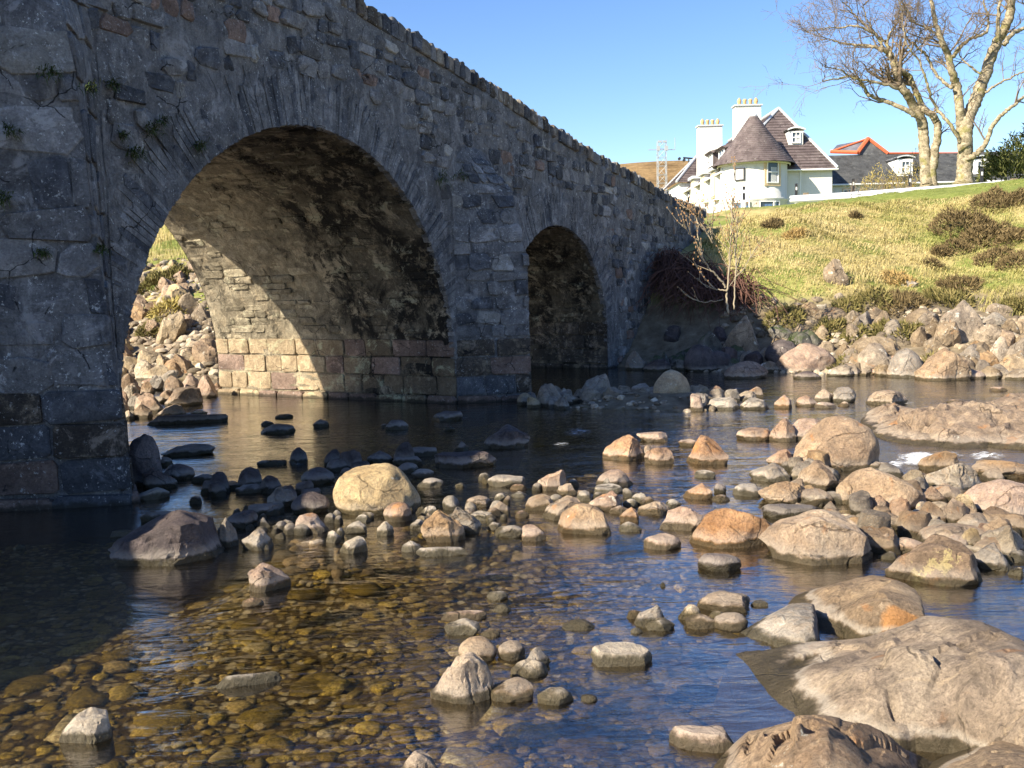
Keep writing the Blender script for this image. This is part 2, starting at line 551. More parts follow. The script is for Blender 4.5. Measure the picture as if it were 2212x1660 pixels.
M['render'] = masonry("lime_render", (.085, .085, .088), (.165, .163, .16), (.28, .275, .265), .8)
M['slate_stone'] = masonry("slate_stone", (.05, .053, .059), (.095, .10, .109), (.185, .188, .19), .75, False)
M['grey_stone'] = masonry("grey_stone", (.12, .12, .118), (.225, .22, .212), (.36, .352, .335), .8, False)
M['pale_stone'] = masonry("pale_stone", (.2, .19, .17), (.32, .31, .28), (.42, .41, .38), .7, False)
M['brown_stone'] = masonry("brown_stone", (.12, .085, .07), (.21, .15, .12), (.29, .22, .175), .4, False)
M['ring_stone'] = masonry("ring_stone", (.08, .082, .088), (.17, .17, .168), (.32, .315, .305), .7, True)
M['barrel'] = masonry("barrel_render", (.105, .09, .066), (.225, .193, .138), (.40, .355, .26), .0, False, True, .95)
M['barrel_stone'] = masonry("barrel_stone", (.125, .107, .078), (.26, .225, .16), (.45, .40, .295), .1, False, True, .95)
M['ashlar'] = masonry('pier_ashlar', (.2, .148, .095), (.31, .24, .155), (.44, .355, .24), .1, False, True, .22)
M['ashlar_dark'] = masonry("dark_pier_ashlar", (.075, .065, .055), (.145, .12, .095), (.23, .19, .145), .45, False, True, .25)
M['cope'] = masonry("coping_stone", (.075, .06, .05), (.17, .145, .115), (.33, .315, .26), .55, False, False)

# ------------------------------------------------------------------ ground, river bed, water, far hill
def ground_material():
    q = NT("ground")
    pos, z = q.world_z()
    n1 = q.noise(pos, .55, 5, .6)
    n2 = q.noise(pos, 3.5, 6, .7)
    pv = q.n("TexVoronoi"); pv.inputs["Scale"].default_value = 17.0; pv.inputs["Randomness"].default_value = 1.0; q.l(pos, pv.inputs["Vector"])
    psx = q.n("SeparateXYZ"); q.l(pv.outputs["Color"], psx.inputs[0])
    bed = q.ramp(psx.outputs[0], [(0, (.07, .05, .018)), (.35, (.20, .15, .05)), (.6, (.34, .27, .10)), (.8, (.30, .25, .16)), (1, (.46, .42, .31))])
    bed = q.mix(q.mask(pv.outputs["Distance"], .35, .7), bed, (.05, .036, .015))
    bed = q.mix(.7, bed, q.ramp(q.noise(pos, 40, 5, .75), [(.32, (.1, .1, .1)), (.5, (.5, .5, .5)), (.68, (.9, .9, .9))]), 'OVERLAY')
    soil = q.ramp(n2, [(.3, (.09, .07, .045)), (.55, (.19, .155, .105)), (.75, (.3, .255, .18))])
    straw = q.ramp(n2, [(.3, (.26, .22, .09)), (.6, (.40, .33, .15)), (.8, (.46, .39, .2))])
    green = q.ramp(n2, [(.3, (.11, .14, .03)), (.7, (.22, .25, .07))])
    grass = q.mix(q.mask(n1, .42, .6), straw, green)
    spx = q.n('SeparateXYZ'); q.l(pos, spx.inputs[0])
    top = q.math('MULTIPLY', q.mask(z, 4.45, 4.85), q.mask(spx.outputs[0], 0.0, 3.0))
    grass = q.mix(top, grass, green)
    zz = q.math('ADD', z, q.math('MULTIPLY', q.math('SUBTRACT', n1, .5), .7))
    od = q.n("VectorMath", operation='DOT_PRODUCT'); q.l(pos, od.inputs[0]); od.inputs[1].default_value = tuple(NN)
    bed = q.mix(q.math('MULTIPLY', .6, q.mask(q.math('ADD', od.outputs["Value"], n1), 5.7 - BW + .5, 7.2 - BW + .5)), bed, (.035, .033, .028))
    c = q.mix(q.mask(z, -.08, .05), bed, soil)
    c = q.mix(q.mask(zz, 1.25, 1.7), c, grass)
    return q.done(c, .95, q.bump(n2, .7, .08), .1)

sv = np.concatenate([[-600, -250, -120, -60], np.arange(-30, -4, 1.5), np.arange(-4, 13, .2), np.arange(13, 27, .14), np.arange(27, 44, .25), np.arange(44, 70, 1.2),
                     [75, 82, 90, 105, 130, 170, 230, 330, 480, 700, 900]])
ov = np.concatenate([[-900, -500, -260, -140, -90, -60], np.arange(-45, -20, 1.0), np.arange(-20, 24, .25), np.arange(24, 60, .9), [64, 75, 100, 150, 260, 480, 900]])
gs, go = np.meshgrid(sv, ov, indexing='ij')
GP = gs[..., None] * DD + (go - BW)[..., None] * NN
GZ = terrain(GP[..., 0], GP[..., 1])
GP[..., 2] = GZ
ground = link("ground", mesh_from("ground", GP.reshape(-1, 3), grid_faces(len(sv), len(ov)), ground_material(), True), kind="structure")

def water_material():
    q = NT("river_water")
    pos, z = q.world_z()
    t = q.t
    for nd in (q.p,):
        t.nodes.remove(nd)
    # ripples stretched across the flow
    mp = q.n("Mapping"); mp.inputs["Rotation"].default_value = (0, 0, -TH + .25); mp.inputs["Scale"].default_value = (1.0, 2.6, 1)
    q.l(pos, mp.inputs[0])
    patch = q.mask(q.noise(pos, .35, 3), .36, .66)
    big = q.noise(mp.outputs[0], 1.6, 3, .55, .6)
    small = q.noise(mp.outputs[0], 8.5, 4, .6, .5)
    tiny = q.noise(mp.outputs[0], 26, 3, .6)
    amt = q.math('ADD', .25, q.math('MULTIPLY', patch, 1.0))
    h = q.math('ADD', q.math('MULTIPLY', big, .018), q.math('MULTIPLY', q.math('ADD', q.math('MULTIPLY', small, .0066), q.math('MULTIPLY', tiny, .0016)), amt))
    bmp = q.n("Bump"); bmp.inputs["Strength"].default_value = 1.0; bmp.inputs["Distance"].default_value = 1.0
    q.l(h, bmp.inputs["Height"])
    lw = q.n("LayerWeight"); lw.inputs[0].default_value = .5
    q.l(bmp.outputs[0], lw.inputs["Normal"])
    fre = q.math('ADD', .095, q.math('MULTIPLY', .905, q.math('POWER', lw.outputs["Facing"], 2.2)))
    gl = q.n("BsdfGlossy"); gl.inputs["Roughness"].default_value = .03
    q.l(bmp.outputs[0], gl.inputs["Normal"])
    tr = q.n("BsdfTransparent"); tr.inputs[0].default_value = (.95, .87, .68, 1)
    rf = q.n("BsdfRefraction"); rf.inputs["IOR"].default_value = 1.30; rf.inputs[0].default_value = (.95, .87, .68, 1); rf.inputs["Roughness"].default_value = .0
    q.l(bmp.outputs[0], rf.inputs["Normal"])
    m1 = q.n("MixShader"); m1.inputs[0].default_value = .28
    q.l(tr.outputs[0], m1.inputs[1]); q.l(rf.outputs[0], m1.inputs[2])
    m2 = q.n("MixShader")
    q.l(fre, m2.inputs[0]); q.l(m1.outputs[0], m2.inputs[1]); q.l(gl.outputs[0], m2.inputs[2])
    q.l(m2.outputs[0], q.out.inputs["Surface"])
    return q.m

ws = np.linspace(-45, 24.5, 30); wo = np.linspace(-110, 110, 40)
a_, b_ = np.meshgrid(ws, wo, indexing='ij')
WP = a_[..., None] * DD + (b_ - BW)[..., None] * NN
water = link("river_water", mesh_from("river_water", WP.reshape(-1, 3), grid_faces(30, 40), water_material(), True), kind="structure")

# submerged cobbles: many small stones on the bed, one mass
def icos(sub):
    bm = bmesh.new()
    bmesh.ops.create_icosphere(bm, subdivisions=sub, radius=1.0)
    V = np.array([v.co[:] for v in bm.verts]); F = np.array([[v.index for v in f.verts] for f in bm.faces])
    bm.free()
    return V, F
ICO = {k: icos(k) for k in (1, 2, 3, 4, 5, 6)}

def bed_material():
    q = NT("bed_cobbles")
    v = q.world_z()[0]
    t = q.tint()
    base = q.ramp(t, [(0.0, (.05, .036, .012)), (.25, (.20, .155, .04)), (.48, (.46, .36, .10)), (.64, (.36, .29, .16)), (.8, (.55, .52, .40)), (.92, (.52, .41, .22)), (1.0, (.2, .10, .06))])
    n = q.noise(v, 14, 6, .75)
    c = q.mix(.75, base, q.ramp(n, [(.3, (.1, .1, .1)), (.5, (.5, .5, .5)), (.72, (.9, .88, .8))]), 'OVERLAY')
    c = q.mix(.8, c, q.ramp(q.noise(v, 55, 4, .75), [(.32, (.05, .05, .05)), (.5, (.5, .5, .5)), (.66, (.95, .95, .92))]), 'OVERLAY')
    al = q.mask(q.noise(v, 2.4, 6, .75), .44, .60)
    c = q.mix(q.math('MULTIPLY', al, .68), c, (.22, .165, .038))
    pt = q.noise(v, .95, 5, .7, .8)
    c = q.mix(q.math('MULTIPLY', q.mask(pt, .53, .63), .72), c, (.045, .034, .014))
    return q.done(c, .9, q.bump(n, .9, .03), .1)
Vb, Fb = ICO[2]
VAR = []
for k in range(8):
    W_ = Vb.copy()
    for n_ in RNG.standard_normal((9, 3)):
        n_ = n_ / np.linalg.norm(n_); W_ -= np.maximum(0, W_ @ n_ - RNG.uniform(.55, .9))[:, None] * n_
    VAR.append(W_)
cv, cf, ct = [], [], []
nb = 0
for k in range(16500):
    d = RNG.uniform(2.5, 16) if k < 14000 else RNG.uniform(8, 24)
    xx = RNG.uniform(-.62, .62) * d; yy = d
    sz = RNG.choice([.015, .024, .036, .054, .08, .13], p=[.22, .31, .27, .14, .045, .015]) * RNG.uniform(.8, 1.3)
    s_, o_ = xx * DD[0] + yy * DD[1], xx * NN[0] + yy * NN[1] + BW
    if s_ > 21.5 or (o_ < -12):
        continue
    zz = float(terrain(xx, yy))
    if zz > .02:
        continue
    rad = np.array([sz * RNG.uniform(.8, 1.4), sz * RNG.uniform(.6, 1), sz * RNG.uniform(.18, .36)])
    W = VAR[k % 8] * (1 + .07 * RNG.standard_normal(len(Vb)))[:, None] * rad
    aa = RNG.uniform(0, math.pi); ca, sa = math.cos(aa), math.sin(aa)
    W = W @ np.array([[ca, sa, 0], [-sa, ca, 0], [0, 0, 1]]) + np.array([xx, yy, min(zz + rad[2] * .25, -.02 - rad[2] * .9)])
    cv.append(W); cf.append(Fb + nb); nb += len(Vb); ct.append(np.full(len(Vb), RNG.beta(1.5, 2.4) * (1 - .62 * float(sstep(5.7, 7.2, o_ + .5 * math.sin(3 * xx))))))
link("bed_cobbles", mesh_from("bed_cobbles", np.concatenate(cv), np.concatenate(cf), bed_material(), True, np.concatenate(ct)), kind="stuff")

def hill_material():
    q = NT("moorland")
    v = q.world_z()[0]
    n = q.noise(v, .06, 7, .7, .5)
    n2 = q.noise(v, .5, 6, .75)
    c = q.ramp(n, [(.3, (.13, .085, .04)), (.5, (.26, .175, .085)), (.7, (.36, .26, .13))])
    c = q.mix(.5, c, q.ramp(n2, [(.3, (.15, .14, .1)), (.5, (.5, .5, .5)), (.7, (.8, .8, .8))]), 'OVERLAY')
    return q.done(c, .95, q.bump(n2, .8, 1.0), .1)
# brown moor far behind the houses
hx = np.linspace(-420, 520, 120); hy = np.linspace(250, 900, 70)
hX, hY = np.meshgrid(hx, hy, indexing='ij')
ridge = at_y(1440, 351, 420)[2]
hZ = (ridge - 5) * np.exp(-((hX - 66) / 150.0) ** 2) * np.exp(-((hY - 420) / 110.0) ** 2)
hZ = hZ + 5.0 + fbm(np.stack([hX * .02, hY * .02, 0 * hX], -1), 4, 31) * 1.3 * sstep(250, 330, hY) - 8 * (1 - sstep(250, 300, hY))
link("hill", mesh_from("hill", np.stack([hX, hY, hZ], -1).reshape(-1, 3), grid_faces(120, 70), hill_material(), True), kind="structure")

# ------------------------------------------------------------------ the stone bridge
ZS = .50
ARCH = [(0.0, 3.512, 3.707), (7.753, 2.611, 2.717), (-7.753, 2.611, 2.717)]   # centre, half span, rise
WD = 5.48
TOPP = np.array([(-30, 4.6), (-16, 4.3), (-14.5, 4.5), (-13.5, 4.72), (-12, 4.35), (-9, 4.6), (-7.6, 4.8), (-6.2, 5.05), (-5.4, 5.5), (-4, 5.75), (-2, 6.08), (-.6, 6.27), (.3, 6.26), (1.26, 6.14), (2.42, 5.98), (3.26, 5.86),
                 (4.62, 5.68), (5.96, 5.48), (7.64, 5.2), (9.62, 4.92), (11.58, 4.72), (14.12, 4.42), (15.3, 4.27), (17.9, 4.12), (19, 4.05)])
def top_z(s):
    return np.interp(s, TOPP[:, 0], TOPP[:, 1]) - .22       # underside of the copes
def arch_low(s):
    z = np.full(np.shape(s), -1.0)
    for c, a, b in ARCH:
        u = (np.asarray(s) - c) / a
        k = np.abs(u) <= 1
        z = np.where(k, ZS + b * np.sqrt(np.clip(1 - u * u, 0, 1)), z)
    return z

bridge = thing("stone_bridge", "grey rubble stone road bridge with arches spanning the rocky river", "bridge", tuple(B(0, 0, 0)))
BO = np.array(bridge.location)
def bl(P):
    return np.asarray(P) - BO

st = []
for x in np.arange(-16, 18.01, .1):
    st.append((x, None))
for c, a, b in ARCH:
    for sg in (-1, 1):
        st.append((c + sg * a, 'in')); st.append((c + sg * (a + .0005), 'out'))
st = sorted(st, key=lambda q: q[0])
ss = np.array([q[0] for q in st])
zlow = arch_low(ss)
for i, q in enumerate(st):
    if q[1] == 'in': zlow[i] = ZS
    if q[1] == 'out': zlow[i] = -1.0
for i, q in enumerate(st):       # keep the springing column at the jamb
    if q[1] == 'in': zlow[i] = -1.0
NR = 40
tt_ = np.linspace(0, 1, NR)
zz_ = zlow[:, None] + (top_z(ss) - zlow)[:, None] * tt_[None, :]
sg_ = np.repeat(ss[:, None], NR, 1)
Pn = np.stack([sg_, zz_, 0 * sg_], -1)
dis = fbm(Pn * 2.2, 3, 41) * .022 + fbm(Pn * 6.5, 2, 45) * .012
front = B(sg_, dis, zz_)
# profile continues over the parapet, the road and down the back
tp = top_z(ss)
extra = [(-.42, tp), (-.42, tp - 1.0), (-WD + .42, tp - 1.0), (-WD + .42, tp), (-WD, tp)]
cols = [front] + [B(ss, np.full_like(ss, o), z)[:, None] for o, z in extra]
back = B(sg_[:, ::-1], np.full_like(sg_, -WD), zz_[:, ::-1])
allp = np.concatenate(cols + [back], 1)
nV = allp.shape[1]
Vw = bl(allp.reshape(-1, 3))
Fw_ = grid_faces(len(ss), nV)[:, ::-1]
# closing faces at both ends
endcap = [tuple(range(nV))[::-1], tuple((len(ss) - 1) * nV + k for k in range(nV))]
Fw_all = [tuple(f) for f in Fw_.tolist()] + endcap
link("spandrel_wall", mesh_from("spandrel_wall", Vw, Fw_all, M['render'], True, np.full(len(Vw), .5)), bridge)

# barrels
def barrel_point(c, a, b, q, t, h):
    """q: arc length style parameter -1..2 : <0 left jamb, 0..1 arc, >1 right jamb; t depth from the front; h into the opening"""
    q = np.asarray(q, float)
    ph = np.clip(q, 0, 1) * math.pi
    s = c - a * np.cos(ph); z = ZS + b * np.sin(ph)
    z = np.where(q < 0, ZS + q * 1.5, np.where(q > 1, ZS - (q - 1) * 1.5, z))
    ns = np.where(q < 0, 1.0, np.where(q > 1, -1.0, np.cos(ph))); nz = np.where((q < 0) | (q > 1), 0.0, -np.sin(ph))
    L = np.hypot(ns, nz)
    return B(s + h * ns / L, -t, z + h * nz / L)
for c, a, b in ARCH[:2]:
    q = np.concatenate([np.linspace(-1, -.02, 24), np.linspace(0, 1, 170), np.linspace(1.02, 2, 24)])
    t = np.linspace(.0, WD, 90)
    Q, T_ = np.meshgrid(q, t, indexing='ij')
    arc = Q * 11.0
    nz = fbm(np.stack([arc * 1.6, T_ * 1.2, 0 * arc + c], -1), 3, 51) * .03 + fbm(np.stack([arc * 7, T_ * 2.0, 0 * arc], -1), 2, 55) * .018
    e = np.minimum(T_, WD - T_)
    P = barrel_point(c, a, b, Q, T_, (nz + .012) * sstep(0, .15, e) - .004)
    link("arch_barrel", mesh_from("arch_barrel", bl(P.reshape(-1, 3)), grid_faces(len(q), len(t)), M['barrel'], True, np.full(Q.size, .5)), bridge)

def stone(frame, out, proud, back=-.05, bev=.02, jit=.008, rot=None):
    """one stone: outline in surface coordinates -> closed low poly block"""
    out = np.asarray(out, float)
    n = len(out)
    ctr = out.mean(0)
    d = out - ctr
    L = np.linalg.norm(d, axis=1, keepdims=True) + 1e-9
    ins = ctr + d * np.clip(1 - bev / L, .3, 1)
    hm = proud - bev * .7 + RNG.normal(0, jit, n) * .5
    ht = proud + RNG.normal(0, jit, n)
    U = np.concatenate([out, out, ins, ctr[None]])
    h = np.concatenate([np.full(n, back), hm, ht, [proud + RNG.normal(0, jit) + .4 * jit]])
    V = frame(U[:, 0], U[:, 1], h)
    F = []
    for i in range(n):
        j = (i + 1) % n
        F.append((i, j, n + j, n + i)); F.append((n + i, n + j, 2 * n + j, 2 * n + i)); F.append((2 * n + i, 2 * n + j, 3 * n))
    c0 = V.mean(0)
    sv_ = sum(np.dot(np.cross(V[f[1]] - V[f[0]], V[f[2]] - V[f[0]]), V[f[0]] - c0) for f in F[:n * 3:3])
    if sv_ < 0:
        F = [f[::-1] for f in F]
    return V, F

def rect_outline(u0, u1, v0, v1, r=.25, j=.08):
    w, h = u1 - u0, v1 - v0
    k = r * min(w, h)
    jj = lambda: RNG.uniform(-j, j) * min(w, h)
    return [(u0 + k + jj(), v0 + jj()), (u1 - k + jj(), v0 + jj()), (u1 + jj(), v0 + k + jj()), (u1 + jj(), v1 - k + jj()),
            (u1 - k + jj(), v1 + jj()), (u0 + k + jj(), v1 + jj()), (u0 + jj(), v1 - k + jj()), (u0 + jj(), v0 + k + jj())]

def emit(stones, name, parent, cap=300, rest_name=None, origin=BO):
    """stones: list of (V, F, material key, tint). The largest in view become objects, the rest one joined part"""
    area = []
    for V, F, mk, tn in stones:
        p = project(V)
        lo, hi = p.min(0), p.max(0)
        inside = (hi[0] > 0) and (lo[0] < 2212) and (hi[1] > 0) and (lo[1] < 1660)
        area.append(np.prod(np.clip(hi, 0, 2212) - np.clip(lo, 0, 2212)) if inside else 0)
    order = np.argsort(-np.array(area)) if stones else []
    rest = {}
    for r_, i in enumerate(order):
        V, F, mk, tn = stones[i]
        if r_ < cap and area[i] > 30:
            ms = mesh_from(name, V - origin, F, M[mk], True, np.full(len(V), tn)); ms.set_sharp_from_angle(angle=math.radians(32))
            link(name, ms, parent)
        else:
            rest.setdefault(mk, []).append((V, F, tn))
    if rest:
        mb_v, mb_f, mb_t, mi, n0 = [], [], [], [], 0
        keys = list(rest)
        for ki, mk in enumerate(keys):
            for V, F, tn in rest[mk]:
                mb_v.append(V - origin); mb_f += [tuple(x + n0 for x in f) for f in F]; mi += [ki] * len(F)
                mb_t.append(np.full(len(V), tn)); n0 += len(V)
        ms = mesh_from(rest_name, np.concatenate(mb_v), mb_f, None, True, np.concatenate(mb_t), [M[k] for k in keys], mi); ms.set_sharp_from_angle(angle=math.radians(32))
        link(rest_name, ms, parent, kind="stuff")

# arch ring stones: thin slabs set on end
rings = []
for c, a, b in ARCH[:2]:
    n = int(math.pi * (a + b) / 2 / .078)
    edges = np.linspace(0, 1, n + 1) + np.concatenate([[0], RNG.uniform(-.3, .3, n - 1) / n, [0]])
    def ring(u, r, h, c=c, a=a, b=b):
        ph = u * math.pi
        cs, sn = np.cos(ph), np.sin(ph)
        ns, nz = -cs / a, sn / b
        L = np.hypot(ns, nz)
        return B(c - a * cs + r * ns / L, h, ZS + b * sn + r * nz / L)
    for i in range(n):
        g = .04 / n
        u0, u1 = edges[i] + g, edges[i + 1] - g
        L = RNG.uniform(.40, .72)
        o = [(u0, -.015), (u1, -.015 + RNG.uniform(-.02, .02)), (u1 + RNG.uniform(-.15, .15) / n, L + RNG.uniform(-.1, .1)), ((u0 + u1) / 2, L + RNG.uniform(-.02, .08)), (u0, L + RNG.uniform(-.1, .1))]
        # scale radial/arc bevel: work directly
        V, F = stone(ring, o, RNG.uniform(.002, .012), -.10, .0004, .003)
        rings.append((V, F, RNG.choice(['ring_stone', 'ring_stone', 'ring_stone', 'ring_stone', 'slate_stone']), RNG.uniform(.25, .8)))
emit(rings, "voussoir", bridge, 300, "ring_rubble")

def in_ring(s, z, pad):
    for c, a, b in ARCH:
        aa, bb = a + pad, b + pad
        if z > ZS and ((s - c) / aa) ** 2 + ((z - ZS) / bb) ** 2 < 1: return True
        if z <= ZS and abs(s - c) < a + .05: return True
    return False

# rubble of the spandrels and the parapet, half buried in the lime render
def wallf(u, v, h):
    return B(u, h, v)
rub = []
z = -.3
while z < 6.2:
    hgt = RNG.uniform(.12, .27)
    s = -9.0
    while s < 18:
        w = RNG.uniform(.15, .48)
        zc = z + hgt / 2 + .05 * math.sin(s * 1.3)
        keep = RNG.random() < .80
        if keep and zc + hgt / 2 < np.interp(s, TOPP[:, 0], TOPP[:, 1]) - .3 and not in_ring(s + w / 2, zc, .7) and not in_ring(s, zc - hgt / 2, .66) and not in_ring(s + w, zc - hgt / 2, .66):
            cw = False
            for sc_, tz in ((4.327, 4.0), (-4.327, 4.7)):
                if abs(s + w / 2 - sc_) < .8 + w / 2 and zc < tz: cw = True
            if not cw:
                o = rect_outline(s + .012, s + w - .012, zc - hgt / 2 + .008, zc + hgt / 2 - .008, RNG.uniform(.15, .32), .16)
                V, F = stone(wallf, o, RNG.uniform(-.004, .040), -.08, .024, .009)
                rub.append((V, F, RNG.choice(['slate_stone', 'slate_stone', 'grey_stone', 'pale_stone', 'render', 'brown_stone'], p=[.2, .16, .29, .05, .24, .06]), RNG.uniform(.1, .9)))
        s += w
    z += hgt
emit(rub, "stone", bridge, 300, "rubble_infill")

# coping stones on edge along the parapet
copes = []
for off in (0, -WD + .42):
    s = -9.0
    while s < 18.0:
        w = RNG.uniform(.10, .26)
        zt = float(np.interp(s + w / 2, TOPP[:, 0], TOPP[:, 1]))
        sl = float(np.interp(s + w, TOPP[:, 0], TOPP[:, 1])) - float(np.interp(s, TOPP[:, 0], TOPP[:, 1]))
        if off == 0:
            h = RNG.uniform(.235, .275)
            lean = RNG.uniform(-.015, .025)
            o = [(s + .008, zt - .26 - sl / 2), (s + w - .008, zt - .26 + sl / 2), (s + w - .012 + lean, zt - .26 + h * RNG.uniform(.85, 1.05) + sl / 2), (s + w * .5 + lean, zt - .26 + h * RNG.uniform(1, 1.12)), (s + .012 + lean, zt - .26 + h * RNG.uniform(.85, 1.05) - sl / 2)]
            V, F = stone(wallf, o, RNG.uniform(.0, .07), -.42, .025, .012)
            # close the inner side
            F = F + [tuple(range(5))[::-1]]
            copes.append((V, F, RNG.choice(['cope', 'cope', 'grey_stone', 'cope', 'slate_stone']), RNG.uniform(.1, 1)))
        s += w
emit(copes, "coping_stone", bridge, 300, "coping_rubble")
mbk = MB()
for s in np.arange(-16, 18, .5):
    z0, z1 = [float(np.interp(q, TOPP[:, 0], TOPP[:, 1])) for q in (s, s + .48)]
    P = [B(s, -WD - .02, z0 - .24), B(s + .48, -WD - .02, z1 - .24), B(s + .48, -WD + .44, z1 - .24), B(s, -WD + .44, z0 - .24)]
    P2 = [p + np.array([0, 0, .24]) for p in P]
    mbk.add(bl(np.array(P + P2)), BOXF, .5)
mbk.build("back_coping", M['cope'], bridge)

# cutwaters: pointed piers, coursed blocks at the foot, rubble above
def cutwater(sc_, prof, slope_top):
    half = .815
    prof = np.array(prof)
    cw = link("cutwater", None, bridge)
    def nose(z):
        return np.interp(z, prof[:, 0], prof[:, 1])
    def near(u, v, h):
        c = nose(v)
        a = B(np.full_like(u, sc_ - half), -.03 + 0 * u, v); b = B(np.full_like(u, sc_), c, v)
        nrm = B(np.full_like(u, 0) - 1.0 * c, 0 * c + half, 0 * c) - B(0 * u, 0 * u, 0 * u)
        nrm /= np.linalg.norm(nrm, axis=-1, keepdims=True) + 1e-9
        return a + (b - a) * u[..., None] + nrm * np.asarray(h)[..., None]
    def far(u, v, h):
        c = nose(v)
        a = B(np.full_like(u, sc_), c, v); b = B(np.full_like(u, sc_ + half), -.03 + 0 * u, v)
        nrm = B(1.0 * c, 0 * c + half, 0 * c) - B(0 * u, 0 * u, 0 * u)
        nrm /= np.linalg.norm(nrm, axis=-1, keepdims=True) + 1e-9
        return a + (b - a) * u[..., None] + nrm * np.asarray(h)[..., None]
    zmax = prof[-1, 0]
    vv = np.linspace(-1, zmax, 60); uu = np.linspace(0, 1, 16)
    U, Vv = np.meshgrid(uu, vv, indexing='ij')
    n1 = fbm(np.stack([U * 2.6 + sc_, Vv * 2.2, 0 * U], -1), 3, 61) * .02 * np.sin(math.pi * np.clip(U, .0, 1.0)) 
    A = near(U, Vv, n1 - .02); C = far(U, Vv, 0 * U - .02)
    C[0] = A[-1]
    VV = np.concatenate([A, C[1:]], 0)
    link("cutwater_core", mesh_from("cutwater_core", bl(VV.reshape(-1, 3)), grid_faces(len(VV), 60)[:, ::-1], M['render'], True, np.full(VV.shape[0] * 60, .45)), cw)
    blocks = []
    tiers = [(-.32, .12), (.12, .46), (.46, .79), (.79, 1.1)]
    z = 1.1
    while z < slope_top:
        h = RNG.uniform(.16, .32) if sc_ > 0 else RNG.uniform(.24, .5)
        tiers.append((z, min(z + h, slope_top))); z += h
    for ti, (z0, z1) in enumerate(tiers):
        for fc, L in ((near, 1.29), (far, 1.29)):
            u = 0.0
            while u < .97:
                w = (RNG.uniform(.42, .75) if ti < 4 else RNG.uniform(.2, .6) * (1 if sc_ > 0 else 1.45)) / L
                u1 = min(1.0, u + w)
                if 1 - u1 < .12: u1 = 1.0
                g = .009 if ti < 4 else .012
                if ti < 4 or RNG.random() < .8:
                    o = rect_outline(u + g, u1 - g if u1 < 1 else 1.0, z0 + .012, z1 - .012, .10 if ti < 4 else RNG.uniform(.10, .26), .05 if ti < 4 else .15)
                    o = [(min(q[0], 1.004), q[1]) for q in o]
                    pr = (.07 if ti == 0 else RNG.uniform(.008, .03)) if ti < 4 else RNG.uniform(-.012, .025)
                    mk = RNG.choice(['ashlar_dark', 'ashlar_dark', 'brown_stone', 'slate_stone']) if ti < 4 else RNG.choice(['grey_stone', 'slate_stone', 'ring_stone', 'pale_stone', 'render'], p=[.3, .25, .2, .05, .2])
                    V, F = stone(fc, o, pr, -.09, .014, .006)
                    blocks.append((V, F, mk, RNG.uniform(.25, .65)))
                u = u1
    emit(blocks, "stone_block", cw, 300, "rubble_infill")
cutwater(4.327, [(-1, 1.02), (2.45, 1.0), (2.91, .9), (3.63, .71), (4.01, .36), (4.45, -.02)], 4.2)
cutwater(-4.327, [(-1, 1.10), (.35, 1.07), (1.43, .97), (2.33, .84), (3.12, .76), (4.3, .66), (4.75, .54), (5.05, .25), (5.2, -.02)], 4.95)

# blocks on the inner walls of the openings, and courses of the vaults
inner = []
vault = []
def jamb(sx, sgn):
    def f(u, v, h):
        return B(sx - sgn * h, -u, v)
    return f
for c, a, b in ARCH[:2]:
    f = jamb(c + a, 1)
    tiers = [(-.35, .12), (.12, .46), (.46, .79), (.79, 1.1)]
    # inside the arch the wall starts curving at the springing, so upper tiers follow the barrel
    for ti, (z0, z1) in enumerate(tiers):
        u = .0
        while u < WD:
            w = RNG.uniform(.38, .72)
            u1 = min(WD, u + w)
            if WD - u1 < .2: u1 = WD
            o = rect_outline(u + .01, u1 - .01, z0 + .01, z1 - .012, .10, .035)
            def g(uu, v, h, c=c, a=a, b=b):
                q = np.where(v < ZS, 1 + (ZS - v) / 1.5, 1 - np.arcsin(np.clip((v - ZS) / b, 0, 1)) / math.pi)
                return barrel_point(c, a, b, q, uu, h)
            pr = .10 if ti == 0 else RNG.uniform(.015, .035)
            V, F = stone(g, o, pr, -.06, .016, .005)
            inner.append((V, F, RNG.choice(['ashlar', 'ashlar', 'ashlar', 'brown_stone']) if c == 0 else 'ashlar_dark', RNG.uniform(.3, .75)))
            u = u1
    q0 = 1 - math.asin(.6 / b) / math.pi
    arcl = math.pi * (a + b) / 2
    q = q0
    while q > .28:
        hq = RNG.uniform(.09, .17) / arcl
        u = -RNG.uniform(0, .3)
        while u < WD:
            w = RNG.uniform(.25, .6)
            uu0, uu1 = max(0.01, u), min(WD - .01, u + w)
            if uu1 - uu0 > .12 and RNG.random() < .62:
                qa, qb = (q - hq + .01 / arcl), q
                def g(x, v, h, c=c, a=a, b=b):
                    return barrel_point(c, a, b, v / 11.0, x, h)
                o = rect_outline(uu0 + .01, uu1 - .01, qa * 11, qb * 11, .25, .08)
                V, F = stone(g, o, RNG.uniform(-.004, .034), -.05, .02, .008)
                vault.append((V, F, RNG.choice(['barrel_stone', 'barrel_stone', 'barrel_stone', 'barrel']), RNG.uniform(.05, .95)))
            u += w
        q -= hq
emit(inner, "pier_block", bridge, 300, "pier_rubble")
emit(vault, "barrel_stone", bridge, 300, "vault_rubble")

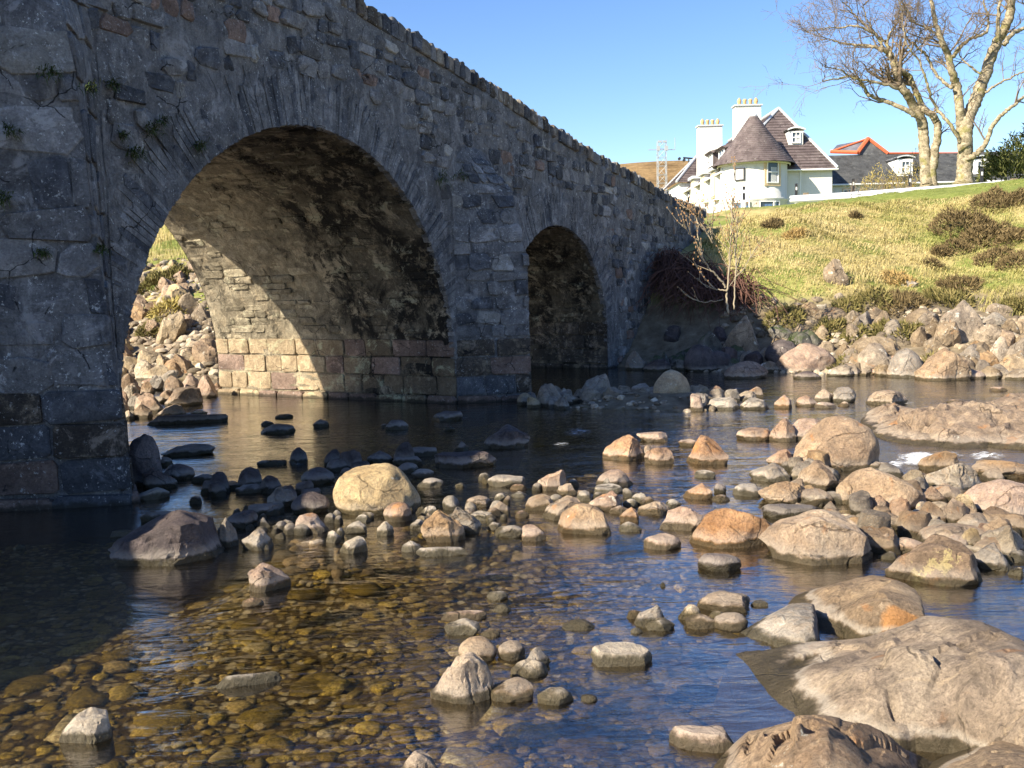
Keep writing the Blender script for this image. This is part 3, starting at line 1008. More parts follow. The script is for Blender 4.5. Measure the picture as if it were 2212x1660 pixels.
# ------------------------------------------------------------------ rocks
def rock_mesh(name, w, d, h, sub, kind, pk, mat, seed, below=.45):
    """a boulder w wide, d deep, h above its waterline; origin on the waterline"""
    rng = np.random.default_rng(seed)
    V, F = ICO[sub]
    V = V.copy()
    K, lo, hi, amp = {'r': (11, .80, .98, .05), 'a': (17, .56, .90, .06), 'f': (14, .62, .94, .055), 'w': (15, .58, .92, .055), 'd': (13, .70, .96, .05)}[kind]
    nrm = rng.standard_normal((K, 3)); nrm /= np.linalg.norm(nrm, axis=1, keepdims=True)
    if kind == 'f':
        nrm = np.concatenate([nrm, [[rng.uniform(-.12, .12), rng.uniform(-.25, .05), 1.0]]]); nrm[-1] /= np.linalg.norm(nrm[-1])
    for k, n in enumerate(nrm):
        dist = rng.uniform(lo, hi)
        if kind == 'f' and k == len(nrm) - 1: dist = .5
        ex = np.maximum(0, V @ n - dist)
        V -= ex[:, None] * n * (.97 if kind in 'awf' else .9)
    off = rng.uniform(-50, 50, 3)
    V *= (1 + amp * 1.5 * fbm(V * 1.3 + off, 3, seed % 97))[:, None]
    V *= (1 + amp * .35 * fbm(V * 5.5 + off, 3, seed % 89))[:, None]
    if kind in 'aw' and sub >= 4:           # broken ledges
        L = np.abs(vnoise(V * 2.6 + off, seed % 71))
        V *= (1 - .07 * (1 - sstep(0, .12, L)))[:, None]
    V[:, 0] /= max(abs(V[:, 0].min()), V[:, 0].max()); V[:, 1] /= np.abs(V[:, 1]).max()
    k = {'r': .0, 'a': .3, 'f': .0, 'w': .78, 'd': .12}[kind]
    rx = (np.sqrt((V[:, 0] - pk) ** 2 + .02) - .14) / (1 + abs(pk))
    env = 1 - k * np.clip(rx, 0, 1)
    up = V[:, 2] > 0
    if kind == 'w':                          # flat faced wedge: flatten the dome before sloping it
        V[up, 2] = np.minimum(V[up, 2] * 1.35, .62 + .1 * fbm(V[up] * 2 + off, 2, 5))
    V[up, 2] *= env[up]
    zt = V[:, 2].max()
    low = {'r': .55, 'd': .35, 'f': .5, 'a': .4, 'w': .35}[kind] if below is None else below
    # waterline cut at fraction of the height
    zb = -low if kind in 'r' else -low * .8
    Z = V[:, 2]
    Z = np.where(Z > 0, Z, np.maximum(Z, -1.0))
    base = {'r': -.40, 'd': -.12, 'f': -.2, 'a': -.18, 'w': -.1}[kind]
    sc = h / (zt - base)
    out = np.stack([V[:, 0] * w / 2, V[:, 1] * d / 2, (Z - base) * sc], -1)
    out[:, 2] = np.maximum(out[:, 2], -.3)
    me = mesh_from(name, out, F, mat, True)
    me.set_sharp_from_angle(angle=math.radians({'a': 17, 'w': 19, 'f': 19}.get(kind, 26)))
    return me

used_labels = {}
def place_rock(name, px, top, base, w, kind, pk, mk, label, group=None, seed=None, ground_it=False, depf=None):
    seed = seed if seed is not None else int(px * 13 + base * 7 + w * 3)
    P = hit_ground(px, base) if ground_it else hit_z(px, base, 0.0)
    dist = math.hypot(P[0], P[1])
    W = w / FPX * math.hypot(dist, H) * 1.02
    away = np.array([P[0], P[1], 0]) / dist
    df = depf or {'r': .85, 'a': .75, 'f': .7, 'w': .65, 'd': .75}[kind]
    D_ = W * df
    for it in range(8):
        C = P + away * D_ * .46
        r = ray(px, top)
        t = math.hypot(C[0], C[1]) + (D_ * .22 if kind == 'f' else D_ * .05)
        zt = H + r[2] * t / math.hypot(r[0], r[1])
        h = zt - P[2]
        if h >= .16 * W or it == 7:
            break
        D_ *= .82
    h = max(h, .025)
    sub = 5 if w > 95 else (4 if w > 32 else 3)
    if w > 260: sub = 6
    me = rock_mesh(name, W, D_, h, sub, kind, pk, M[mk], seed)
    o = link(name, me, None, C, label=label, category="rock", group=group)
    o.rotation_euler = (0, 0, math.atan2(-away[0], away[1]) + random.uniform(-.12, .12))
    return o

# zones of the survey sheet: scale and offset into the frame
ZN = {'L': (.375, 0, 1036.8), 'U': (.3472, 0, 499), 'V': (.3472, 691, 499), 'K': (.3472, 691, 883), 'R': (.375, 1382.4, 460.8), 'Q': (.375, 1382.4, 1036.8), '1': (1, 0, 0)}
ROCKS = """
L|1000|180|500|660|w|.15|D|large dark peaked boulder with a shadow edge across it, left foreground
L|1545|480|645|250|w|-.2|P|pinkish wedge stone standing alone in the golden shallows
L|530|1325|1525|290|w|.1|W|white conical stone alone at the lower left corner
L|1450|680|735|130|d|0|P|small brown stone barely breaking the water below the pinkish wedge stone
L|1410|1115|1190|380|f|0|W|long pale slab almost awash in the lower left shallows
L|1305|215|390|130|w|.1|G|upright grey and white stone against the right flank of the dark peaked boulder
L|1475|275|410|190|a|.1|G|squarish grey block right of the dark peaked boulder
L|1780|190|315|220|a|-.1|P|pale pink lumpy stone with rounded top in front of a brown boulder
L|1790|70|200|215|r|0|D|dull brown boulder in shade left of the great round boulder
L|1620|35|165|180|a|-.2|G|grey shaded boulder behind the dull brown one
L|2045|330|425|180|w|.2|W|pale little wedge stone in front of the gravel by the round boulder
L|1400|175|285|170|a|.3|D|purple grey stone in shade behind the upright grey one
L|1530|130|210|210|f|0|D|flat purple stone in shade between grey boulders
L|1640|230|285|130|a|0|G|small smooth grey stone below the dull brown boulder
L|875|50|120|180|w|.3|G|pale grey slab tilted in the bright water beside the left pier
L|700|290|330|150|f|0|W|flat pale slab just above water left of the dark peaked boulder
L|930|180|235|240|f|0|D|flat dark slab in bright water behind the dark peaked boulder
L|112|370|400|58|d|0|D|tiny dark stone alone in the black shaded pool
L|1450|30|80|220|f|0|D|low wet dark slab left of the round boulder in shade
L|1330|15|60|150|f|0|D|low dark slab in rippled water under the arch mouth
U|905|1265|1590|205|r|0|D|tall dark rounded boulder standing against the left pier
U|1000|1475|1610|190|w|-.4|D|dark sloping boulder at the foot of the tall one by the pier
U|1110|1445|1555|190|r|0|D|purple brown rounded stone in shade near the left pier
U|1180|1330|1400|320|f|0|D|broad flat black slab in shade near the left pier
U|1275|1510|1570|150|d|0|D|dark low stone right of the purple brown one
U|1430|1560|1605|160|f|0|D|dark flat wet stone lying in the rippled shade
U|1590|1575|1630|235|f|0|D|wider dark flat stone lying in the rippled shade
U|1030|1405|1465|90|d|0|D|small black stone in front of the broad flat black slab
U|940|1005|1135|175|a|-.1|P|sunlit brown block standing in water through the main arch
U|1160|970|1090|240|a|.1|T|large sunlit tan rock in water through the main arch
U|1190|885|1000|115|w|0|P|tall pinkish sunlit rock beside the far end of the pier
U|1290|895|1040|130|a|0|P|pink block against the sunlit corner of the pier
U|1080|1080|1160|190|w|.1|T|sunlit wedge rock in front of the large tan rock, under the arch
U|1235|1115|1150|110|w|0|W|small pale stone behind the long black ledge under the arch
U|1180|1140|1200|470|f|.2|D|long low black ledge in the water under the arch
U|840|945|1020|105|a|0|T|yellowish tan stone at the left edge of the arch opening
U|800|885|1010|130|w|0|T|tall pale tan rock at the left edge of the arch opening
U|930|920|965|90|f|0|P|flat pinkish stone seen through the arch before blue water
U|1070|940|990|100|w|0|T|small peaked tan stone seen through the arch before blue water
U|800|1115|1175|75|a|0|T|small tan stone at the water edge of the left pier
U|1770|1140|1170|110|d|0|D|small smooth black stone under the arch, farthest of the black stones
U|1990|1175|1225|110|a|0|D|small square black stone at the edge of the golden reflection
U|1740|1200|1265|220|d|0|D|group leader black rounded rock in the golden reflection under the arch
U|1665|1180|1215|80|d|0|D|small black stone touching the black rounded rock under the arch
U|1700|1425|1460|190|f|0|D|thin flat black stone in the middle of the golden reflection
U|1865|1400|1420|50|d|0|D|tiny black stone near the thin flat black stone
U|1980|1470|1580|205|r|0|D|rounded purple stone in shade left of the round boulder
U|2115|1415|1500|160|a|0|D|angular dark stone in shade behind the round boulder's left side
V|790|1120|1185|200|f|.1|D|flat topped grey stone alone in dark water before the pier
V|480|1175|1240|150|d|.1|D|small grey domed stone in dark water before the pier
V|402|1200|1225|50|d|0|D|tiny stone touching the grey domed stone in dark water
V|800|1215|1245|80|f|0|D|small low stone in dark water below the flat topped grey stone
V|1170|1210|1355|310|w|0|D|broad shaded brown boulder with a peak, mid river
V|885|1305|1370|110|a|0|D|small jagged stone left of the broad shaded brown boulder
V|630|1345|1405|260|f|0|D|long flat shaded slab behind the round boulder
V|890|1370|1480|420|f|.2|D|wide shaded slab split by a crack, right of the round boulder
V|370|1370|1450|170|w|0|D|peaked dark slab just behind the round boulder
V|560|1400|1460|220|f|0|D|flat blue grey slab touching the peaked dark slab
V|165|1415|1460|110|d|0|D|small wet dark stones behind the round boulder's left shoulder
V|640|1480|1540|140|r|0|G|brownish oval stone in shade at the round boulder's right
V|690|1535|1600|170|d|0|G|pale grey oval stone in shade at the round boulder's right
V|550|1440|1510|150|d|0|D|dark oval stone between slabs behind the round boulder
K|365|335|668|548|r|-.1|C|great round cream boulder in the middle of the river
K|490|580|710|182|r|0|R|orange tan rounded stone leaning on the great round boulder
K|575|820|895|142|d|0|W|white rounded stone at the left end of a flat slab
K|770|853|920|330|f|0|W|long flat pale slab in the middle shallows
K|765|640|835|275|w|-.1|T|large pointed tan rock beside a dark split rock
K|905|612|785|205|w|-.4|G|dark split rock leaning against the large pointed tan rock
K|1180|722|805|200|d|.2|G|smooth grey slab with a pale rim left of the pink block
K|1330|720|830|150|f|0|P|square pink block in the middle shallows
K|1650|595|790|350|d|-.1|T|big domed tan boulder with a pale foot, right of the pink block
K|1520|553|700|265|w|.3|T|tan boulder with sloping flank behind the big domed boulder
K|1365|540|640|232|w|.2|T|smooth tan boulder sloping left, in the middle row of stones
K|1000|545|620|185|a|0|T|yellowish crusted stone with flat top in the middle row
K|1130|580|665|130|w|-.1|T|small pointed stone right of the yellowish crusted one
K|1010|640|700|150|f|0|W|pale broken slab below the yellowish crusted stone
K|1130|525|580|95|r|0|W|small pale egg shaped stone behind the middle row
K|1240|515|555|112|d|0|W|low pale smooth stone left of the orange tilted slab
K|1240|470|510|112|d|0|R|low brown stone awash left of the orange tilted slab
K|1150|415|488|260|f|.2|G|low whitish ledge in sunny water right of the shade edge
K|1450|378|515|205|w|.5|R|orange tilted slab standing on end in the middle row
K|1535|465|545|130|a|0|T|tan stone touching the orange tilted slab
K|1838|378|490|240|d|.1|P|pink domed boulder with a white foot, mid river
K|1785|470|530|205|f|0|W|long pale stone in front of the pink domed boulder
K|1785|510|640|240|w|.3|P|pink wedge boulder behind the big domed tan boulder
K|1650|510|575|110|a|0|W|pale stone between the pink wedge and the tan boulder
K|1995|525|600|112|a|0|W|pale blocky stone at the right end of the middle row
K|1930|560|615|92|r|0|W|small pale round cobble before the pale blocky stone
K|2090|578|668|220|a|.2|T|low tan stone with a dark foot at the right end of the middle row
K|1925|615|710|122|w|.2|R|reddish pointed stone right of the big domed boulder
K|1935|705|770|145|w|-.2|W|little pale stone standing in blue water right of the big domed boulder
K|1865|600|660|130|d|0|P|small pink stone behind the reddish pointed one
K|1257|635|685|92|f|0|P|small pink block in the pool left of the tan boulder
K|1085|705|760|86|r|0|G|small blue grey round stone beside the dark split rock
K|875|460|490|70|w|0|W|tiny pale stone at the edge of the bridge shadow
K|690|605|672|125|a|0|W|pale smooth stone right of the round boulder
K|612|690|752|100|a|0|W|small white and tan stone left of the pointed tan rock
K|238|700|782|150|a|0|W|white lumpy stone below the round boulder
K|270|660|712|100|a|0|W|white blocky stone touching the round boulder's foot
K|400|705|792|122|w|.1|W|cream stone with a white base below the orange tan stone
K|130|740|806|70|a|0|W|small white cube of stone at the left of the gravel
K|85|755|840|100|a|0|W|small white split stone at the left of the gravel
K|1105|1130|1195|130|d|.1|G|smooth grey stone just out of the water below the middle row
K|1140|1215|1270|110|d|0|G|brown stone nearly submerged below the smooth grey one
K|892|1255|1320|280|f|.1|P|long flat pink slab in the lower middle shallows
K|880|1310|1410|235|w|.2|W|white angular rock behind the group of round boulders
K|1060|1365|1425|122|d|0|T|small tan stone right of the white angular rock
K|1610|1315|1385|200|d|0|G|low brown crusted stone alone in blue water
K|2045|1230|1365|205|w|.5|G|grey wedge rock leaning on its neighbour in blue water
K|1950|1245|1310|112|a|0|T|small tan stone under the grey wedge rock
K|1855|1468|1612|408|f|.1|W|oblong pale block with a dark foot alone in blue water
K|1965|1360|1400|82|d|0|W|little white stone before the grey wedge rock
K|2120|1310|1390|185|w|0|W|pale pointed stone on its own reflection right of the grey wedge rock
K|2135|1080|1110|32|d|0|D|tiny dark stone alone in the blue pool
K|980|1420|1585|240|r|0|T|smooth brown boulder, rear left of the group in the lower middle
K|885|1525|1838|375|w|.2|T|largest smooth brown boulder, front of the group in the lower middle
K|1195|1440|1572|170|r|0|T|speckled tan egg shaped boulder in the lower middle group
K|1355|1485|1625|160|a|0|G|grey and white stone, right end of the lower middle group
K|1300|1565|1680|232|d|0|C|yellowish smooth stone in the lower middle group
1|1110|1465|1518|96|d|0|T|tan smooth stone lying in front of the yellowish one
1|1198|1485|1525|78|d|0|C|pale yellow flat stone at the water edge of the lower middle group
1|905|1622|1685|92|w|0|T|tan pointed stone cut by the bottom edge of the picture
1|1272|1500|1518|36|d|0|D|dark little stone awash right of the pale yellow flat stone
K|1910|158|325|305|w|.1|R|large orange pink boulder in mid river beside a low ledge
K|2115|235|350|185|d|0|R|orange rounded boulder right of the large orange pink one
K|2040|225|310|58|r|0|T|small tan stone between two orange boulders
R|385|1280|1450|240|w|-.1|R|reddish rounded boulder with smooth sides, third of the orange boulders
R|80|1255|1320|195|f|0|P|low flat ledge of pink stone behind the orange boulders
R|270|1300|1345|112|f|0|R|thin flat red stone awash between the orange boulders
R|370|1480|1527|130|d|0|W|low crusted cream stone in blue water below the reddish boulder
R|185|900|1098|205|r|-.1|C|tall cream rounded boulder on the low gravel bar
R|325|1040|1142|92|f|0|P|small upright pink block beside the tall cream boulder
R|435|990|1082|132|a|0|P|jagged pink rock on the gravel bar right of the tall cream boulder
R|470|1060|1135|205|f|0|W|whitish broken slab on the gravel bar
R|665|1065|1135|170|f|.1|W|pale flat rock at the tail of the gravel bar
R|660|1000|1065|112|w|.2|T|tan wedge stone at the tail of the gravel bar
R|830|1048|1125|110|w|0|P|pink pointed stone in mid channel
R|960|1050|1116|132|a|0|R|rusty blocky stone in mid channel
R|1060|1010|1085|112|w|0|T|tan stone topped by a smaller one in mid channel
R|1175|1000|1090|124|r|.1|G|grey rounded boulder with vertical streaks in mid channel
R|1060|1087|1125|132|d|0|P|low pink stone under the tan stone in mid channel
R|1175|1085|1115|60|d|0|R|tiny red stone below the streaked grey boulder
R|1430|1015|1110|225|a|-.2|T|brown crusted boulder near the tip of the rock shelf
R|2060|1000|1026|92|d|0|R|small red stone in the calm water before the far bank
R|1820|1072|1096|92|d|0|P|small pink stone in the calm water by the rock shelf
R|1130|1160|1485|455|d|.0|T|largest domed tan boulder in the rapids before the rock shelf
R|650|1235|1312|195|f|0|R|cracked reddish ledge at the upstream left of the largest domed boulder
R|825|1185|1318|150|a|0|P|upright broken ledge stone left of the largest domed boulder
R|965|1180|1312|265|d|.3|P|smooth pink ledge stone touching the largest domed boulder
R|810|1360|1467|180|w|.3|R|red angular rock in front of the largest domed boulder
R|757|1445|1552|250|w|.2|G|grey wet wedge rock with reddish top in the channel
R|1020|1430|1592|232|w|.0|T|pointed tan rock below the largest domed boulder
R|340|1560|1652|175|w|.2|R|orange stone with a dark shadowed side in the blue channel
R|460|1555|1615|70|r|0|D|dark little stone leaning on the orange stone
R|1345|1425|1485|235|a|0|T|low crusted tan rock right of the largest domed boulder
R|1395|1465|1722|485|d|.35|T|massive tan boulder with brown streaks, right middle
R|1712|1370|1490|205|w|.4|T|sharp wedge rock beside the white water
R|1770|1430|1612|315|a|.2|G|big angular grey tan block right of the massive boulder
R|2065|1420|1530|350|a|.3|T|broad tan boulder at the right edge below the rapids
R|2085|1530|1765|430|d|.2|P|broad low pink brown boulder at the right edge, cut by the frame
R|1745|1560|1672|225|w|.1|T|fan shaped pale tan rock in front of the angular block
Q|620|25|97|162|d|.2|G|small crusted stone in blue water left of the square grey block
Q|465|85|125|102|d|0|T|small low tan stone beside the orange stone
Q|92|122|205|172|a|0|T|crusted tan stone at the left of the right hand stones
Q|190|110|167|100|a|0|W|pale lumpy stone behind the crusted tan stone
Q|230|150|296|275|a|.3|P|orange pink block with a dark cleft on its right side
Q|130|315|405|210|d|-.1|P|low two lobed pink stone below the orange pink block
Q|525|155|397|485|d|-.05|R|big smooth rounded orange tan boulder, right foreground
Q|455|420|532|242|d|.2|D|wet dark stone with a pale top before the smooth rounded boulder
Q|1045|178|502|695|w|.0|T|big triangular tan rock with a sharp right edge
Q|850|138|230|340|f|0|D|dark layered slab behind the triangular rock
Q|820|0|150|285|a|.1|T|square grey tan block above the dark layered slab
Q|950|192|282|175|w|.2|T|small tan slab leaning behind the triangular rock
Q|1630|180|282|305|a|.2|C|pale yellow cracked rock right of the triangular rock
Q|1985|205|305|285|r|.1|R|orange rounded boulder with a smooth crown near the right edge
Q|1700|342|612|495|w|.1|Y|lichen spotted domed boulder with yellow patches, right
Q|1820|258|402|395|d|.1|T|broad brown boulder behind the lichen spotted one
Q|2020|360|522|190|a|0|G|dark footed grey stone right of the lichen spotted boulder
Q|1395|305|422|142|a|.4|T|small split tan rock between the triangular and lichen spotted rocks
Q|1540|335|422|190|d|0|P|small smooth pink dome between the triangular and lichen spotted rocks
Q|1432|415|462|102|d|0|G|low grey stone at the foot of the small pink dome
Q|2150|350|432|125|d|0|P|low pink stone at the right edge beside pale gravel
Q|2170|500|556|80|w|.5|G|small pointed stone alone in the water at the right edge
Q|495|648|775|315|d|-.2|T|largest stone of the little cluster left of the slabs, orange crown
Q|300|715|812|152|w|0|C|cream stone at the left of the little cluster by the slabs
Q|340|775|862|190|w|.1|T|tan ribbed stone at the front of the little cluster
Q|443|755|812|90|r|0|C|small white round stone in the middle of the little cluster
Q|527|765|872|190|r|.1|T|rounded speckled stone at the right of the little cluster
Q|690|698|732|100|f|0|W|thin white flat stone right of the little cluster
Q|380|1420|1568|390|f|-.1|P|smooth flat pink slab sliding under water at the bottom
R|1120|262|412|150|a|-.1|B|solitary lichened boulder standing on the grassy slope
R|1555|385|425|95|w|0|W|white topped stone in the grass right of the solitary boulder
R|1145|458|500|52|r|0|W|small pale stone under the solitary boulder on the bank
R|610|588|865|232|a|.0|B|tall lichened boulder with one shaded side at the shadow line of the far bank
R|610|850|957|242|d|0|P|smooth pink boulder at the far water edge by the shadow line
R|740|850|917|130|a|0|B|grey boulder right of the smooth pink one at the far water edge
R|445|790|907|165|r|0|D|round dark boulder in shade at the far water edge
R|620|790|872|112|a|0|B|small grey rock between the tall lichened boulder and the pink one
R|728|775|855|112|w|0|B|grey peaked rock left of the long pink grey boulder
R|788|700|832|82|a|0|B|narrow upright rock behind the grey peaked one
R|950|748|922|335|d|-.1|P|long pink grey boulder lying at the far water edge
R|940|640|742|130|a|-.2|B|pale angular rock above the long pink grey boulder
R|1045|645|745|100|w|0|B|narrow pointed rock above the long pink grey boulder
R|1070|738|812|112|a|0|B|rock with a white lichen cap on the long boulder's shoulder
R|1215|775|872|155|w|.1|B|sloping tan rock in the middle of the far bank
R|1370|708|852|245|a|.1|B|large pale rock with a white lichen patch, middle of the far bank
R|1145|880|942|150|a|0|B|low dark footed rock at the far waterline, left of middle
R|962|910|957|152|d|0|D|low dark rock at the far waterline under the long boulder
R|1350|860|932|185|a|0|P|pinkish slab rock at the far waterline, middle
R|1505|818|932|205|a|0|P|pinkish broken rock at the far waterline, right of middle
R|1740|778|967|285|w|.1|T|big smooth wedge boulder with a shaded right face at the far waterline
R|1720|700|792|202|d|0|B|speckled rounded boulder above the big smooth wedge
R|1620|650|772|112|a|0|B|upright narrow boulder below the huge leaning one
R|1830|500|748|265|a|-.3|B|huge leaning boulder with white lichen streaks on the far bank
R|1625|545|652|180|d|.2|B|white topped flat boulder left of the huge leaning one
R|1350|540|612|92|w|.2|B|small pointed boulder high on the far bank
R|1080|540|642|225|d|.1|B|broad low boulder high on the far bank
R|975|510|592|150|d|.1|B|rounded brown boulder highest on the left of the far bank
R|1230|560|642|132|w|0|B|pale leaning boulder beside the heather on the far bank
R|2040|570|642|132|d|0|W|white lichened boulder near the right edge of the far bank
R|2000|635|762|182|w|.1|B|tilted boulder under the white lichened one
R|2062|518|592|142|d|0|B|rounded boulder at the top of the far bank near the right edge
R|1940|740|892|265|a|0|B|wide rough boulder low on the far bank, right side
R|2080|710|872|132|a|0|B|tall rough boulder right of the wide rough one
R|2190|708|905|150|a|0|B|rough boulder at the far bank cut by the right edge
R|2150|850|942|135|a|0|B|dark footed boulder at the far waterline by the right edge
R|1920|902|957|112|d|0|P|low pink boulder at the far waterline right of the big wedge
R|2170|620|702|125|d|0|B|pale flat boulder at the right edge of the far bank
1|1372|758|800|52|a|0|G|grey angular rock at the foot of the abutment
1|1420|775|803|60|d|0|D|low dark rock in shade right of the abutment
"""
for ln in ROCKS.strip().splitlines():
    zc, cx, tp_, bs, w_, kd, pk, mk, lab = ln.split('|')
    k, ox, oy = ZN[zc]
    cx, tp_, bs, w_ = [float(q) for q in (cx, tp_, bs, w_)]
    W_ = w_ * k
    lab = lab.replace("group leader ", "")
    nm = "boulder" if W_ > 50 else "stone"
    if kd == 'f' and W_ > 60: nm = "flat_rock"
    hillside = zc == 'R' and ("bank" in lab or "grass" in lab or "slope" in lab or mk == 'B')
    ex = dict(depf=.45) if kd == 'f' and W_ > 90 else {}
    place_rock(nm, ox + cx * k, oy + tp_ * k, oy + bs * k, W_, kd, float(pk), mk, lab, ground_it=hillside, **ex)

# ---- big bedrock slabs, built as relief over their own plan
def slab(name, label, zc, outline, inner, mat, res=.03, amp=.03, strat=.02, drop=.10, seed=1, cracks=(), sfreq=3.0, facet=(40, .075, 1.8)):
    k, ox, oy = ZN[zc]
    P3 = np.array([hit_z(ox + x * k, oy + y * k, z) for x, y, z in outline])
    I3 = np.array([hit_z(ox + x * k, oy + y * k, z) for x, y, z in inner]) if inner else np.zeros((0, 3))
    C = np.concatenate([P3, I3])
    lo, hi = P3[:, :2].min(0) - .45, P3[:, :2].max(0) + .45
    nx = int((hi[0] - lo[0]) / res); ny = int((hi[1] - lo[1]) / res)
    X, Y = np.meshgrid(np.linspace(lo[0], hi[0], nx), np.linspace(lo[1], hi[1], ny), indexing='ij')
    Q = np.stack([X, Y], -1)
    ins = np.zeros(X.shape, bool); dist = np.full(X.shape, 1e9)
    n = len(P3)
    for i in range(n):
        a, b = P3[i, :2], P3[(i + 1) % n, :2]
        cond = ((a[1] > Y) != (b[1] > Y)) & (X < (b[0] - a[0]) * (Y - a[1]) / (b[1] - a[1] + 1e-12) + a[0])
        ins ^= cond
        ab = b - a
        t = np.clip(((Q - a) @ ab) / (ab @ ab), 0, 1)
        dist = np.minimum(dist, np.linalg.norm(Q - a - t[..., None] * ab, axis=-1))
    # smooth surface through the surveyed heights (linear radial basis, lightly regularised)
    rr = np.linalg.norm(C[:, None, :2] - C[None, :, :2], axis=-1)
    A_ = np.zeros((len(C) + 3, len(C) + 3)); A_[:len(C), :len(C)] = rr - .05 * np.eye(len(C))
    A_[:len(C), -3] = 1; A_[:len(C), -2:] = C[:, :2]; A_[-3, :len(C)] = 1; A_[-2:, :len(C)] = C[:, :2].T
    sol = np.linalg.lstsq(A_, np.concatenate([C[:, 2], np.zeros(3)]), rcond=None)[0]
    Z = sum(sol[i] * np.hypot(X - C[i, 0], Y - C[i, 1]) for i in range(len(C))) + sol[-3] + sol[-2] * X + sol[-1] * Y
    Z = np.clip(Z, -.1, C[:, 2].max() + .04)
    sd = np.where(ins, dist, -dist)
    sd = sd + .05 * fbm(np.stack([X * 2.2, Y * 2.2, 0 * X + seed], -1), 2, seed)
    P = np.stack([X, Y, 0 * X + seed], -1)
    foot = sstep(-.02, .35, sd)
    relief = amp * 1.6 * fbm(P * np.array([1.6, 1.6, 1]), 3, seed + 3) + amp * .7 * fbm(P * 5, 4, seed + 5)
    ca, sa = math.cos(.5), math.sin(.5)
    R_ = np.stack([(X * ca + Y * sa) * 2.2, (-X * sa + Y * ca) * 8, 0 * X + seed], -1)
    rid = 1 - np.abs(fbm(R_ + .6 * fbm(P * 2, 2, seed)[..., None], 3, seed + 8))
    relief = relief + strat * .5 * (rid - .6)
    qq = (X * .86 - Y * .5) * sfreq + .9 * fbm(P * 1.3, 3, seed + 20) + .25 * fbm(P * 5, 2, seed + 21)
    saw = qq - np.floor(qq)
    led = np.where(saw < .82, (saw / .82) ** 1.3, (1 - saw) / .18)
    relief = relief + strat * led * (1.0 if strat > .08 else sstep(-.35, .25, fbm(P * 1.6, 2, seed + 22))) * 1.1
    relief = relief + .006 * fbm(P * 14, 3, seed + 25)
    # broken facets: each has its own tilt and step
    rg = np.random.default_rng(seed + 40)
    nf = int(facet[0])
    fx = np.stack([rg.uniform(lo[0], hi[0], nf), rg.uniform(lo[1], hi[1], nf)], -1)
    Q2 = Q + .06 * np.stack([fbm(P * 3, 3, seed + 50), fbm(P * 3, 3, seed + 60)], -1)
    def an(q): return np.stack([(q[..., 0] * .86 - q[..., 1] * .5) * facet[2], q[..., 0] * .5 + q[..., 1] * .86], -1)
    fa, qa = an(fx), an(Q2)
    best = np.full(X.shape, 1e9); idx = np.zeros(X.shape, int)
    for i in range(nf):
        dq = ((qa - fa[i]) ** 2).sum(-1)
        kx = dq < best; best[kx] = dq[kx]; idx[kx] = i
    tl = rg.normal(0, .16, (nf, 2)); st2 = rg.uniform(-1, 1, nf)
    relief = relief + facet[1] * (st2[idx] * .6 + ((Q - fx[idx]) * tl[idx]).sum(-1) * 4)
    for fq, sd2, dp in ((1.1, 70, .055), (1.9, 80, .035)):
        zc = vnoise(P * np.array([fq, fq * .7, 1]) + .25 * fbm(P * 4, 2, seed + sd2)[..., None], seed + sd2)
        relief = relief - dp * np.exp(-(zc / .022) ** 2) * sstep(-.1, .2, vnoise(P * 1.4, seed + sd2 + 3))
    Z = Z + relief * foot
    for (c0, c1, dp) in cracks:
        a = hit_z(ox + c0[0] * k, oy + c0[1] * k, c0[2])[:2]; b = hit_z(ox + c1[0] * k, oy + c1[1] * k, c1[2])[:2]
        ab = b - a; Lc = np.linalg.norm(ab)
        t = np.clip(((Q - a) @ ab) / (ab @ ab), 0, 1)
        dd_ = np.linalg.norm(Q - a - t[..., None] * ab + .03 * vnoise(P * 6, seed + 2)[..., None], axis=-1)
        Z = Z - dp * np.exp(-(dd_ / .018) ** 2) * np.sin(math.pi * np.clip(t, .02, .98))
    out = np.clip(-sd, 0, None)
    rd = .10 + drop * .6
    Z = np.where(sd < 0, Z * .86 - .01 - out * (Z + .5) / rd, Z - (.14 * Z + .01) * np.clip(1 - sd / .14, 0, 1) ** 2)
    Z = np.maximum(Z, -.42)
    keep = sd > -.42
    V = np.stack([X, Y, Z], -1).reshape(-1, 3)
    F = grid_faces(nx, ny)
    F = F[keep.ravel()[F].all(1)]
    us = np.unique(F); re = np.full(len(V), -1); re[us] = np.arange(len(us))
    o0 = np.array([P3[:, 0].mean(), P3[:, 1].mean(), 0])
    me = mesh_from(name, V[us] - o0, re[F], mat, True)
    me.set_sharp_from_angle(angle=math.radians(24))
    return link(name, me, None, o0, label=label, category="rock")

